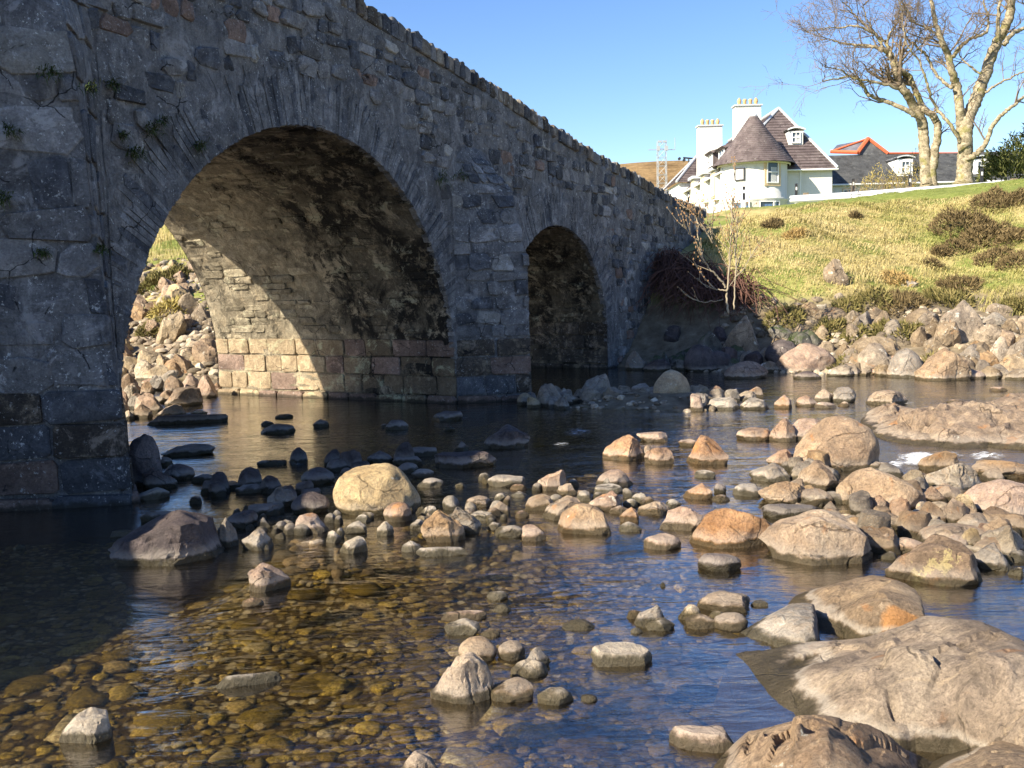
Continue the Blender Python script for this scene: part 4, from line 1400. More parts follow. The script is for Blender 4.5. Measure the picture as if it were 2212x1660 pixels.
slab("bedrock_outcrop", "upper brown bedrock slab with an orange oval patch, pointing into the blue pool", 'Q',
     [(840, 712, .0), (900, 650, .05), (1000, 612, .08), (1160, 558, .15), (1370, 495, .22), (1440, 512, .24), (1560, 600, .22), (1625, 690, .2), (1660, 760, .17),
      (1480, 830, .13), (1290, 890, .06), (1140, 885, .0), (1030, 862, .0), (985, 740, .08)], [(1250, 700, .20), (1400, 650, .27)], M['S'], .02, .02, .02, .10, 3)
slab("bedrock_outcrop", "small grey bedrock slab with a white edge and a dark cleft on its right", 'Q',
     [(520, 872, .0), (620, 820, .03), (860, 708, .10), (975, 688, .18), (1005, 800, .17), (965, 892, .10), (760, 938, .04), (690, 942, .0), (600, 930, 0)], [(820, 800, .11)], M['G'], .016, .012, .01, .05, 5)
slab("bedrock_outcrop", "largest smooth bedrock slab with a white and black waterline edge, lower right", 'Q',
     [(480, 990, 0), (620, 955, .03), (740, 948, .05), (980, 905, .08), (1280, 885, .12), (1480, 795, .20), (1640, 722, .25), (1850, 742, .30), (2000, 757, .31), (2120, 800, .33), (2330, 900, .35), (2330, 1380, .30), (2010, 1425, .15),
      (1800, 1452, .08), (1545, 1468, .05), (1490, 1440, .10), (1250, 1330, .12), (980, 1350, .05), (890, 1338, .0), (835, 1330, 0), (700, 1200, 0), (590, 1075, 0)],
     [(1400, 1000, .25), (1700, 1000, .33), (1900, 1100, .34), (1500, 1200, .23), (1250, 1100, .22), (1000, 1100, .14), (1100, 1250, .11), (2100, 1000, .40), (2150, 1250, .38), (1850, 1300, .22)], M['S'], .02, .022, .022, .08, 7,
     [((2055, 1035, .38), (2160, 1200, .38), .10), ((2160, 1200, .38), (2215, 1330, .32), .10), ((1395, 1010, .25), (1400, 1085, .25), .06), ((1440, 1140, .24), (1475, 1245, .22), .09), ((1775, 1130, .33), (1830, 1280, .25), .06), ((2160, 1195, .38), (2240, 1140, .38), .06)])
slab("bedrock_ridge", "jagged tilted bedrock ridge with broken strata at the bottom right of the picture", 'Q',
     [(430, 1680, 0), (490, 1560, .04), (630, 1392, .15), (760, 1362, .22), (940, 1328, .26), (1110, 1332, .26), (1240, 1372, .22), (1400, 1445, .16), (1560, 1525, .08), (1680, 1605, .0), (1640, 1720, 0), (1000, 1900, .2), (430, 1860, 0)],
     [(900, 1450, .33), (1100, 1480, .33), (700, 1500, .2), (1250, 1560, .22), (1000, 1700, .3)], M['T'], .011, .02, .05, .08, 11, (), 6.0, (120, .13, 2.8))
slab("bedrock_outcrop", "brown bedrock slab cut by the bottom right corner of the picture", 'Q',
     [(1610, 1650, .0), (1800, 1565, .03), (2000, 1485, .08), (2330, 1440, .12), (2330, 1800, .3), (1640, 1800, .1)], [(1950, 1600, .15)], M['S'], .018, .02, .025, .08, 13)
slab("rock_shelf", "long flat tan rock shelf with cracks reaching in from the right, behind the rapids", 'R',
     [(1255, 1190, .02), (1330, 1118, .12), (1480, 1092, .18), (1620, 1112, .22), (1800, 1096, .22), (1960, 1082, .24), (2100, 1052, .26), (2330, 1010, .3), (2330, 1350, .05), (2010, 1335, .02), (1830, 1357, .0), (1640, 1342, .0), (1400, 1312, .0), (1320, 1260, .0)],
     [(1500, 1180, .22), (1700, 1160, .26), (1900, 1180, .26), (1650, 1260, .13), (1950, 1260, .14), (1450, 1250, .1)], M['T'], .035, .05, .07, .10, 17,
     [((1565, 1160, .24), (1580, 1240, .15), .12), ((1840, 1150, .26), (2010, 1150, .26), .10), ((2015, 1270, .14), (2010, 1330, .05), .10), ((1660, 1250, .14), (1700, 1190, .2), .1)])

# ---- loose stones that nothing tells apart: one label and one group each
LAND = []
for o_ in list(COL.objects):
    if o_.get('category') == 'rock' and o_.get('label'):
        t_ = o_['label']
        for cut in (',', ' in ', ' at ', ' on ', ' beside', ' with', ' before', ' standing', ' of the', ' between', ' behind', ' against', ' leaning', ' below', ' right ', ' left ', ' under', ' seen', ' lying', ' cut ', ' alone', ' just', ' above', ' near', ' touching', ' to the', ' by ', ' that', ' sliding', ' pointing', ' reaching', ' from', ' topped'):
            k_ = t_.find(cut, 8)
            if k_ > 0: t_ = t_[:k_]
        LAND.append((t_, project(np.array(o_.location))))
_cnt = {}
for t_, _p in LAND: _cnt[t_] = _cnt.get(t_, 0) + 1
LAND = [q for q in LAND if _cnt[q[0]] == 1 and 2 <= len(q[0].split()) <= 7]
TONE = {'B': 'rough grey brown', 'G': 'grey', 'T': 'tan', 'P': 'pinkish', 'W': 'pale', 'C': 'cream', 'D': 'dark', 'M': 'dark mossy', 'R': 'orange', 'S': 'brown', 'Y': 'yellow spotted'}
TAKEN = set()
def own_label(P, sz, tone, noun, ref):
    p = project(P)
    dd_ = sorted(LAND, key=lambda q: np.hypot(*(q[1] - p)))
    for t_, q in dd_[:7]:
        d = p - q
        if np.hypot(*d) > 260: break
        ang = math.degrees(math.atan2(-d[1], d[0])) % 360
        w = ['right of', 'above and right of', 'above', 'above and left of', 'left of', 'below and left of', 'below', 'below and right of'][int((ang + 22.5) // 45) % 8]
        size = 'big' if sz > ref * 1.15 else ('little' if sz < ref * .85 else 'middling')
        L = f"{size} {tone} {noun} {w} the {t_}"
        if L not in TAKEN and len(L.split()) <= 16:
            TAKEN.add(L)
            return L
    return None

def fill_rocks(n, region, sizes, mats, label, group, name="boulder", kinds='aaadaar', zmin=-9, zmax=99, sink=.3, tries=40, flat=1.0):
    made = 0
    protos = []
    for k in range(min(n, 14)):
        kd = kinds[k % len(kinds)]
        protos.append(rock_mesh(name, 1.0, RNG.uniform(.7, 1), RNG.uniform(.5, .9), 4 if max(sizes) > .3 else 3, kd, RNG.uniform(-.3, .3), M[mats[k % len(mats)]], 900 + k * 7 + n))
    for k in range(n * tries):
        if made >= n: break
        P = region()
        p = project(P)
        if not (-30 < p[0] < 2242 and 0 < p[1] < 1690): continue
        if not (zmin < P[2] < zmax): continue
        sz = RNG.uniform(*sizes) * (1 if RNG.random() < .8 else 1.35)
        mk_ = mats[(made % len(protos)) % len(mats)]
        own = own_label(P, sz, TONE[mk_], 'boulder' if name == 'boulder' else 'flat slab' if name == 'flat_rock' else ('pebble' if name == 'cobble' else 'stone'), (sizes[0] + sizes[1]) / 2)
        o = link(name, protos[made % len(protos)], None, P - np.array([0, 0, sink * sz * .4]), label=own or label, category="rock", group=group)
        o.scale = (sz, sz, sz * RNG.uniform(.8, 1.2) * flat); o.rotation_euler = (RNG.uniform(-.25, .25), RNG.uniform(-.25, .25), RNG.uniform(0, 6.28))
        made += 1
def on_ground(s, o, lift=0.0):
    P = B(np.array(s), np.array(o), np.array(0.0))
    P[2] = max(float(terrain(P[0], P[1])), lift)
    return P
def r_far():
    s = RNG.uniform(20.7, 23.5) - S0
    return on_ground(s, RNG.uniform(5.0, 24))
fill_rocks(96, r_far, (.2, .58), ['B', 'B', 'B', 'G', 'B', 'T'], "rough grey boulder packed among the larger ones on the sunny far bank", "loose boulders of the sunny far bank")
def r_shade():
    s = RNG.uniform(21.0, 23.3) - S0
    return on_ground(s, RNG.uniform(.6, 4.6))
fill_rocks(30, r_shade, (.3, .8), ['M', 'D', 'M', 'M'], "dark mossy boulder in the bridge shade below the brambles", "shaded boulders beside the abutment")
def r_arch():
    return hit_ground(RNG.uniform(250, 470), RNG.uniform(575, 815), 12)
fill_rocks(70, r_arch, (.3, .85), ['C', 'T', 'C', 'B', 'T'], "sunlit tan boulder of the heap seen through the main arch", "boulders of the upstream bank behind the main arch")
def near_px(x, y, sx, sy):
    def f():
        return hit_z(RNG.normal(x, sx), RNG.normal(y, sy), .0)
    return f
def multi(lst):
    def f():
        x, y, sx, sy = lst[RNG.integers(len(lst))]
        return hit_z(x + RNG.uniform(-sx, sx), y + RNG.uniform(-sy, sy), .0)
    return f
fill_rocks(46, multi([(1195, 1062, 150, 28), (1330, 1090, 120, 25), (960, 1115, 130, 25), (820, 1130, 90, 25)]), (.06, .15), ['W', 'W', 'T', 'C'], "small pale cobble between the stones of the middle row", "small cobbles of the middle row", "cobble", 'rada', tries=8)
fill_rocks(26, multi([(600, 1150, 60, 18), (560, 1120, 50, 20), (740, 1135, 40, 15)]), (.05, .13), ['G', 'W', 'G'], "small grey white pebble in the gravel left of the round boulder's foot", "pebbles left of the round boulder", "cobble", 'rad', tries=8)
fill_rocks(78, multi([(1850, 1060, 130, 50), (2050, 1080, 150, 60), (1960, 1150, 160, 30), (1760, 1010, 60, 30), (2130, 1190, 60, 30)]), (.10, .30), ['T', 'G', 'T', 'C', 'P'], "small tan rubble stone wedged among the big right hand boulders", "rubble between the right hand boulders", "stone", 'awaf', tries=8)
fill_rocks(64, multi([(1250, 866, 90, 16), (1430, 868, 90, 16), (1540, 868, 90, 12), (1180, 872, 60, 12)]), (.16, .42), ['W', 'G', 'C', 'W'], "low grey stone of the gravel bar running out from the pier", "stones of the gravel bar by the pier", "stone", 'fada', tries=8)
fill_rocks(26, multi([(1900, 1150, 130, 40), (2080, 1120, 110, 60), (1780, 1110, 60, 30), (2130, 1120, 60, 40)]), (.20, .40), ['T', 'S', 'T', 'G'], "flat tan slab lying among the right hand boulders", "flat slabs among the right hand boulders", "flat_rock", 'fafwf', tries=8, flat=.55)
fill_rocks(26, multi([(330, 850, 70, 25), (420, 850, 50, 25), (300, 885, 40, 20)]), (.18, .45), ['T', 'P', 'W'], "sunlit tan stone in the water under the far side of the main arch", "stones in the sunlit water through the arch", "stone", 'awad', tries=8)
fill_rocks(18, multi([(480, 1060, 80, 30), (760, 1010, 120, 20), (640, 1080, 60, 20)]), (.10, .3), ['D', 'D'], "dark wet stone scattered in the shaded riffle", "dark stones of the shaded riffle", "stone", 'fdd', tries=8)

# fine rubble and gravel bedding the boulders of both banks
gv, gf, gt, gn = [], [], [], 0
def gravel_at(P, sz):
    global gn
    W = VAR[RNG.integers(8)] * np.array([sz * RNG.uniform(.7, 1.3), sz * RNG.uniform(.6, 1.1), sz * RNG.uniform(.4, .8)])
    a = RNG.uniform(0, 6.28); ca, sa = math.cos(a), math.sin(a)
    gv.append(W @ np.array([[ca, sa, 0], [-sa, ca, 0], [0, 0, 1]]) + P); gf.append(Fb + gn); gn += len(W); gt.append(np.full(len(W), RNG.random()))
for k in range(1500):
    gravel_at(on_ground(RNG.uniform(20.8, 24.2) - S0, RNG.uniform(2.0, 24)), RNG.choice([.05, .09, .15]))
for k in range(900):
    gravel_at(hit_ground(RNG.uniform(245, 475), RNG.uniform(560, 820), 12), RNG.choice([.06, .1, .17]))
for gx, gy, gr, gh in BARS:
    for k in range(150):
        x_, y_ = gx + RNG.normal(0, gr * .55), gy + RNG.normal(0, gr * .55)
        z_ = float(terrain(x_, y_))
        if -.2 < z_ < .15: gravel_at(np.array([x_, y_, z_ + .01]), RNG.choice([.03, .05, .08]))
def gravel_mat():
    q = NT("bank_gravel"); v = q.world_z()[0]
    c = q.ramp(q.tint(), [(0, (.11, .09, .065)), (.4, (.24, .195, .14)), (.7, (.34, .27, .19)), (1, (.42, .38, .3))])
    n = q.noise(v, 20, 6, .75)
    c = q.mix(.7, c, q.ramp(n, [(.3, (.1, .1, .1)), (.5, (.5, .5, .5)), (.7, (.88, .88, .85))]), 'OVERLAY')
    return q.done(c, .9, q.bump(n, .6, .02), .1)
gme = mesh_from("bank_gravel", np.concatenate(gv), np.concatenate(gf), gravel_mat(), True, np.concatenate(gt)); gme.set_sharp_from_angle(angle=math.radians(35))
link("bank_gravel", gme, None, kind="stuff")

# ------------------------------------------------------------------ white house with round tower
def harl():
    q = NT("white_harling"); v = q.world_z()[0]
    mp = q.n("Mapping"); mp.inputs["Scale"].default_value = (2.2, 2.2, .25); q.l(v, mp.inputs[0])
    st = q.noise(mp.outputs[0], 1.0, 6, .7); n = q.noise(v, 14, 4)
    c = q.mix(q.math('MULTIPLY', q.mask(st, .52, .68), .38), (.72, .71, .67), (.46, .445, .39))
    return q.done(c, .95, q.bump(n, .5, .03), .1)
M['harl'] = harl()
M['buff'] = simple("buff_stone", (.62, .48, .30), .9, .1, .1, 4)
M['whitewood'] = simple("white_paint", (.82, .82, .80), .5, .3, .03, 4)
M['lead'] = simple("lead_flashing", (.50, .53, .56), .5, .4, .12, 4)
M['pot'] = simple("clay_pot", (.55, .36, .17), .85, .2, .15, 8)
M['blackmetal'] = simple("black_metal", (.03, .03, .035), .5, .4, .1, 8)
M['redridge'] = simple("red_ridge_tile", (.52, .13, .06), .8, .2, .12, 6)
M['curtain'] = simple("white_curtain", (.7, .72, .72), .9, .1, .08, 9)
M['bluecurtain'] = simple("blue_curtain", (.12, .22, .42), .9, .1, .25, 12)
def glass_mat():
    q = NT("window_glass")
    q.p.inputs["Base Color"].default_value = (.05, .07, .09, 1)
    q.p.inputs["Roughness"].default_value = .06
    q.p.inputs["Specular IOR Level"].default_value = .6
    return q.m
M['glass'] = glass_mat()
def slate_mat(name, c1, c2, c3, spot=.5):
    q = NT(name)
    v = q.world_z()[0]
    vo = q.n("TexVoronoi"); vo.inputs["Scale"].default_value = 4.2; q.l(v, vo.inputs["Vector"])
    n = q.noise(v, 1.2, 5)
    c = q.ramp(n, [(.3, c1), (.5, c2), (.7, c3)])
    hs = q.n('HueSaturation'); hs.inputs['Saturation'].default_value = 0.0; q.l(vo.outputs['Color'], hs.inputs['Color'])
    c = q.mix(.4, c, hs.outputs[0], 'SOFT_LIGHT')
    sp = q.mask(q.noise(v, 7, 4, .7), .62, .68)
    c = q.mix(q.math('MULTIPLY', sp, spot), c, (.45, .44, .4))
    return q.done(c, .75, q.bump(q.noise(v, 9, 4), .4, .03), .3)
M['slate'] = slate_mat("purple_slate", (.065, .05, .05), (.092, .073, .072), (.125, .104, .10), .45)
M['slate_grey'] = slate_mat("grey_slate", (.05, .052, .055), (.075, .078, .08), (.105, .108, .108), .6)
M['slate_blue'] = slate_mat("blue_slate", (.06, .06, .075), (.09, .09, .11), (.13, .13, .15), .2)

def hv(zx, zy, Y):
    return at_y((1800 + zx / 3.687) * .768, (230 + zy / 3.687) * .768, Y)
def rv(zx, zy, Y):
    return at_y((2280 + zx / 3.687) * .768, (230 + zy / 3.687) * .768, Y)

house = thing("white_house", "white harled house with round tower, slate roofs and two tall chimneys", "house", (18.5, 75, 5))
HO = np.array(house.location)
TC = np.array([17.24, 69.3]); TR = 2.28
zt_e = hv(1235, 832, 67.1)[2]; z_apex = hv(1295, 345, 69.3)[2]; z_led = hv(1235, 1215, 67.0)[2]
def ringv(r, z, a0, a1, n, c=TC):
    a = np.linspace(a0, a1, n)
    return np.stack([c[0] + r * np.cos(a), c[1] + r * np.sin(a), np.full(n, z)], -1) - HO
def lathe(rz, a0=0, a1=2 * math.pi, n=49, c=TC):
    V = np.concatenate([ringv(r, z, a0, a1, n, c) for r, z in rz])
    return V, grid_faces(len(rz), n)
mb = MB(); mb.add(*lathe([(TR - .02, 3.5), (TR - .02, z_led - .1), (TR + .10, z_led - .02), (TR + .10, z_led + .06), (TR, z_led + .16), (TR, zt_e)]))
mb.build("tower_wall", M['harl'], house, True)
mb = MB(); mb.add(*lathe([(TR + .16, zt_e - .08), (TR + .22, zt_e - .08), (TR + .22, zt_e + .06), (TR + .10, zt_e + .06)])); mb.build("gutter", M['whitewood'], house, True)
# stepped slate courses on the cone
NCO = 24
rz = []
for i in range(NCO):
    t0, t1 = i / NCO, (i + 1) / NCO
    r0 = (TR + .36) * (1 - t0) + .20 * t0 + .18 * (1 - t0) ** 4; r1 = (TR + .36) * (1 - t1) + .20 * t1 + .18 * (1 - t1) ** 4
    z0 = zt_e + (z_apex - zt_e) * t0; z1 = zt_e + (z_apex - zt_e) * t1
    rz += [(r0, z0 - .02), (r0 + .005, z0 + .035), (r1 - .03, z1 + .03)]
mb = MB(); mb.add(*lathe(rz)); tr_ = mb.build("tower_roof", M['slate'], house, True); tr_.data.set_sharp_from_angle(angle=math.radians(30))
mb = MB(); mb.add(*lathe([(.42, z_apex - .42), (.25, z_apex), (.1, z_apex + .18), (0.02, z_apex + .22)], n=17)); mb.build("lead_cap", M['lead'], house)

def roof_plane(mb, a, b, c, d, n=18, th=.05):
    """stepped slate courses on the quad a-b (eave) to d-c (ridge)"""
    a, b, c, d = [np.array(q, float) for q in (a, b, c, d)]
    nr = np.cross(b - a, d - a); nr /= np.linalg.norm(nr)
    if nr[2] < 0: nr = -nr
    for i in range(n):
        t0, t1 = i / n, min(1, (i + 1.12) / n)
        p = [a + (d - a) * t0, b + (c - b) * t0, b + (c - b) * t1, a + (d - a) * t1]
        lo_ = [p[0] + nr * th, p[1] + nr * th, p[2] + nr * .004, p[3] + nr * .004]
        mb.add(np.array(lo_ + [p[0], p[1]]) - HO, [(0, 1, 2, 3), (4, 5, 1, 0)], RNG.random())
XW, XE, YS, YN = 15.25, 22.72, 69.2, 90.0
ze = hv(1800, 905, 68.9)[2]
ap = hv(1440, 285, 73.4); zr = ap[2]
XR = ap[0]
mb = MB()
mb.frame_box(np.array([XW, YS, 3.5]) - HO, (XE - XW, 0, 0), (0, YN - YS, 0), (0, 0, ze - 3.5)); mb.build("wall", M['harl'], house)
mb = MB()
ev = .28
roof_plane(mb, (XW - ev, YS - ev, ze - .05), (XE + ev, YS - ev, ze - .05), (XR, 73.4, zr), (XR, 73.4, zr), 22)
roof_plane(mb, (XW - ev, YN, ze - .05), (XW - ev, YS - ev, ze - .05), (XR, 73.4, zr), (XR, YN, zr), 22)
roof_plane(mb, (XE + ev, YS - ev, ze - .05), (XE + ev, YN, ze - .05), (XR, YN, zr), (XR, 73.4, zr), 22)
mb.build("roof", M['slate'], house)
mb = MB()
for p, q in (((XR, 73.4, zr), (XE + ev, YS - ev, ze)), ((XR, 73.4, zr), (XW - ev, YS - ev, ze)), ((XR, 73.4, zr), (XR, YN, zr))):
    mb.tube(np.array([p, q]) - HO + np.array([0, 0, .07]), .10, 6)
mb.build("ridge_flashing", M['lead'], house)
mb = MB()
mb.tube(np.array([(XW - .3, YS - .34, ze - .06), (XE + .3, YS - .34, ze - .06)]) - HO, .07, 6)
mb.tube(np.array([(XW - .34, YS - .3, ze - .06), (XW - .34, 84, ze - .06)]) - HO, .07, 6)
mb.build("gutter", M['whitewood'], house)
dp = hv(1655, 930, 69.0)
mb = MB(); mb.tube(np.array([(dp[0] + .1, 69.06, ze - .1), (dp[0], 69.06, 4.6)]) - HO, .055, 6); mb.build("downpipe", M['whitewood'], house)

def window(parent, c, right, up, w, h, surround=.16, bars=(1, 1), deep=.06, origin=HO, curtain='curtain', frame_m='whitewood'):
    """sash window: surround, frame with glazing bars, pane; c centre on the wall, right/up unit vectors"""
    c, right, up = [np.array(q, float) for q in (c, right, up)]
    nrm = np.cross(right, up); nrm /= np.linalg.norm(nrm)
    if nrm @ np.array([0, -1, 0]) + nrm @ np.array([-.5, 0, 0]) < 0: nrm = -nrm
    c = c - origin
    def bar(mb, x0, x1, y0, y1, z0, z1):
        mb.frame_box(c + right * x0 + up * y0 + nrm * z0, right * (x1 - x0), up * (y1 - y0), nrm * (z1 - z0))
    f = MB()
    fw = .065
    for x0, x1, y0, y1 in ((-w / 2, -w / 2 + fw, -h / 2, h / 2), (w / 2 - fw, w / 2, -h / 2, h / 2), (-w / 2 + fw, w / 2 - fw, -h / 2, -h / 2 + fw * 1.3), (-w / 2 + fw, w / 2 - fw, h / 2 - fw, h / 2)):
        bar(f, x0, x1, y0, y1, .0, deep)
    for i in range(bars[0]):
        x = -w / 2 + w * (i + 1) / (bars[0] + 1); bar(f, x - .022, x + .022, -h / 2 + fw * 1.3, h / 2 - fw, .0, deep - .02)
    for i in range(bars[1]):
        y = -h / 2 + h * (i + 1) / (bars[1] + 1); bar(f, -w / 2 + fw, w / 2 - fw, y - .035, y + .035, .0, deep - .01)
    wob = f.build("window", M[frame_m], parent)
    g = MB(); bar(g, -w / 2 + .03, w / 2 - .03, -h / 2 + .03, h / 2 - .03, -.03, .018); g.build("pane", M['glass'], wob)
    if curtain:
        k = MB()
        for i in range(5):
            x = -w * .12 + w * .5 * i / 5
            bar(k, x, x + w * .055, -h / 2 + .08, h * .22, .019, .026)
        k.build("curtain", M[curtain], wob)
    if surround:
        s = MB(); sw = surround
        for x0, x1, y0, y1 in ((-w / 2 - sw, -w / 2, -h / 2 - sw, h / 2 + sw), (w / 2, w / 2 + sw, -h / 2 - sw, h / 2 + sw), (-w / 2, w / 2, h / 2, h / 2 + sw), (-w / 2, w / 2, -h / 2 - sw, -h / 2)):
            bar(s, x0, x1, y0, y1, -.08, .05)
        s.build("surround", M['buff'], wob)
    return wob
def on_tower(zx, zy, extra=.0):
    x = hv(zx, zy, 67.4)[0]
    sn = np.clip((x - TC[0]) / TR, -.95, .95)
    cs = math.sqrt(1 - sn * sn)
    nrm = np.array([sn, -cs, 0]); right = np.array([cs, sn, 0])
    Y = TC[1] - TR * cs
    z = hv(zx, zy, Y)[2]
    return np.array([TC[0] + sn * (TR + extra), Y - extra * cs, z]), right
UP = np.array([0, 0, 1.0])
c, r_ = on_tower(1365, 938, -.02); window(house, c, r_, UP, .92, 1.5, .17, (0, 1), .09)
c, r_ = on_tower(1300, 1295, -.02); window(house, c, r_, UP, 1.05, .75, 0, (0, 0), .09, curtain='bluecurtain')
c, r_ = on_tower(1415, 1295, .0); window(house, c, r_, UP, .42, .75, 0, (0, 0), .09, curtain='bluecurtain')
c, r_ = on_tower(1055, 1305, .0); window(house, c, r_, UP, 1.2, .8, 0, (1, 0), .09, curtain='bluecurtain')
# framed sign on the tower with a scroll device
c, r_ = on_tower(1040, 962, .05)
sgn = MB(); nrm = np.cross(r_, UP)
if nrm[1] > 0: nrm = -nrm
def pbox(mb, x0, x1, y0, y1, z0, z1): mb.frame_box(c - HO + r_ * x0 + UP * y0 + nrm * z0, r_ * (x1 - x0), UP * (y1 - y0), nrm * (z1 - z0))
pbox(sgn, -.30, .30, -.36, .36, -.03, .03); sg_o = sgn.build("sign_board", M['whitewood'], house)
fr_ = MB()
for q in ((-.36, -.28, -.42, .42), (.28, .36, -.42, .42), (-.28, .28, .34, .42), (-.28, .28, -.42, -.34)): pbox(fr_, *q, -.03, .07)
fr_.build("sign_frame", M['blackmetal'], sg_o)
em = MB()
sp_ = [(-.02, .15), (-.11, .12), (-.12, .05), (-.05, .0), (.03, -.03), (.05, -.09), (-.01, -.13), (-.08, -.12)]
em.tube(np.array([c - HO + r_ * x + UP * y + nrm * .04 for x, y in sp_]), .013, 5)
em.tube(np.array([c - HO + r_ * x + UP * y + nrm * .04 for x, y in [(.10, .16), (.06, .10), (.05, .04)]]), .022, 5)
em.tube(np.array([c - HO + r_ * x + UP * y + nrm * .04 for x, y in [(-.13, -.19), (.0, -.17), (.08, -.19)]]), .014, 5)
em.build("emblem", M['blackmetal'], sg_o)

# chimneys
def chimney(x0, x1, y, dep, ztop, zbot, npots):
    mb = MB()
    bw = .06
    V = np.array([(x0 - bw, y - bw, zbot), (x1 + bw, y - bw, zbot), (x1 + bw, y + dep, zbot), (x0 - bw, y + dep, zbot), (x0, y, ztop), (x1, y, ztop), (x1, y + dep, ztop), (x0, y + dep, ztop)]) - HO
    mb.add(V, BOXF)
    ch = mb.build("chimney", M['harl'], house)
    cp = MB(); cp.frame_box(np.array([x0 - .10, y - .10, ztop]) - HO, (x1 - x0 + .2, 0, 0), (0, dep + .2, 0), (0, 0, .10)); cp.build("chimney_cap", M['lead'], ch)
    for i in range(npots):
        px_ = x0 + (x1 - x0) * (.2 + .66 * i / (npots - 1))
        V, F = lathe([(.10, ztop + .1), (.13, ztop + .12), (.12, ztop + .4), (.15, ztop + .45), (.15, ztop + .52), (.09, ztop + .56)] if i % 3 else [(.11, ztop + .1), (.13, ztop + .3), (.16, ztop + .36), (.15, ztop + .48), (.05, ztop + .64)], n=13, c=np.array([px_, y + dep / 2]))
        p_ = MB(); p_.add(V, F); p_.build("chimney_pot", M['pot'], ch, True)
YA, YB = 72.0, 79.0
chimney(hv(992, 400, YA)[0], hv(1255, 400, YA)[0], YA, .9, hv(1100, 252, YA)[2], 9.0, 4)
chimney(hv(612, 600, YB)[0], hv(852, 600, YB)[0], YB, .9, hv(700, 462, YB)[2], 5.0, 4)

# west slope dormers
def box_dormer(x0, y0, y1, z0, z1, depth, parent):
    mb = MB(); mb.frame_box(np.array([x0, y0, z0]) - HO, (depth, 0, 0), (0, y1 - y0, 0), (0, 0, z1 - z0)); d = mb.build("dormer", M['slate'], parent)
    rf = MB()
    V = np.array([(x0 - .35, y0 - .3, z1 + .02), (x0 - .35, y1 + .3, z1 + .02), (x0 + depth + .6, y1 + .3, z1 + .9), (x0 + depth + .6, y0 - .3, z1 + .9), (x0 - .1, y0 - .35, z1 - .12), (x0 - .1, y1 + .35, z1 - .12)]) - HO
    rf.add(V, [(0, 1, 2, 3), (0, 3, 4), (1, 5, 2), (0, 4, 5, 1)]); rf.build("dormer_roof", M['slate'], d)
    window(d, (x0 - .02, (y0 + y1) / 2, (z0 + z1) / 2), (0, -1, 0), UP, (y1 - y0) * .85, (z1 - z0) * .92, 0, (1, 1), .08)
    return d
zA0, zA1 = hv(875, 838, 73.5)[2], hv(875, 690, 73.5)[2]
box_dormer(16.05, 72.7, 74.9, zA0, zA1, 2.2, house)
zB0, zB1 = hv(762, 890, 78)[2], hv(762, 745, 78)[2]
box_dormer(16.05, 77.0, 79.0, zB0, zB1, 2.2, house)
# flat hoods over the bays of the west front and windows below
for y, zy in ((71.8, 915), (75.6, 955), (79.6, 1000)):
    zz0 = hv(800, zy, y)[2]
    mb = MB(); mb.frame_box(np.array([XW - .55, y - 1.0, zz0 - .1]) - HO, (.9, 0, 0), (0, 2.0, 0), (0, 0, .22)); mb.build("bay_hood", M['lead'], house)
    mb = MB(); mb.frame_box(np.array([XW - .3, y - .8, zz0 - 2.2]) - HO, (.5, 0, 0), (0, 1.6, 0), (0, 0, 2.08)); mb.build("bay", M['harl'], house)
    window(house, (XW - .32, y, zz0 - 1.15), (0, -1, 0), UP, 1.0, 1.5, .15, (1, 1), .08)
# south dormer
def south_dormer(parent, cx, Y, z0, z1, w, depth, wx, wz, origin=HO, roofm='lead', side='harl', bars=(1, 1)):
    mb = MB(); mb.frame_box(np.array([cx - w / 2, Y, z0]) - origin, (w, 0, 0), (0, depth, 0), (0, 0, z1 - z0)); d = mb.build("dormer", M[side], parent)
    rf = MB()
    xs_ = np.linspace(-w / 2 - .12, w / 2 + .12, 7)
    V = [(cx + x, yy, z1 + .04 + .16 * (1 - (2 * x / (w + .24)) ** 2) + t) for t in (0, .09) for yy in (Y - .16, Y + depth) for x in xs_]
    F = [(i, i + 1, 7 + i + 1, 7 + i) for i in range(6)] + [(14 + i, 14 + i + 1, 21 + i + 1, 21 + i) for i in range(6)] + [(i, i + 1, 14 + i + 1, 14 + i) for i in range(6)]
    rf.add(np.array(V) - origin, F); rf.build("dormer_roof", M[roofm], d)
    window(d, (cx, Y - .02, (z0 + z1) / 2 + .02), (1, 0, 0), UP, wx, wz, 0, bars, .07, origin)
    return d
cD = hv(1617, 585, 70.6)
south_dormer(house, cD[0], 70.6, hv(1617, 655, 70.6)[2], hv(1617, 512, 70.6)[2], 1.02, 2.6, .64, .80, roofm='whitewood')
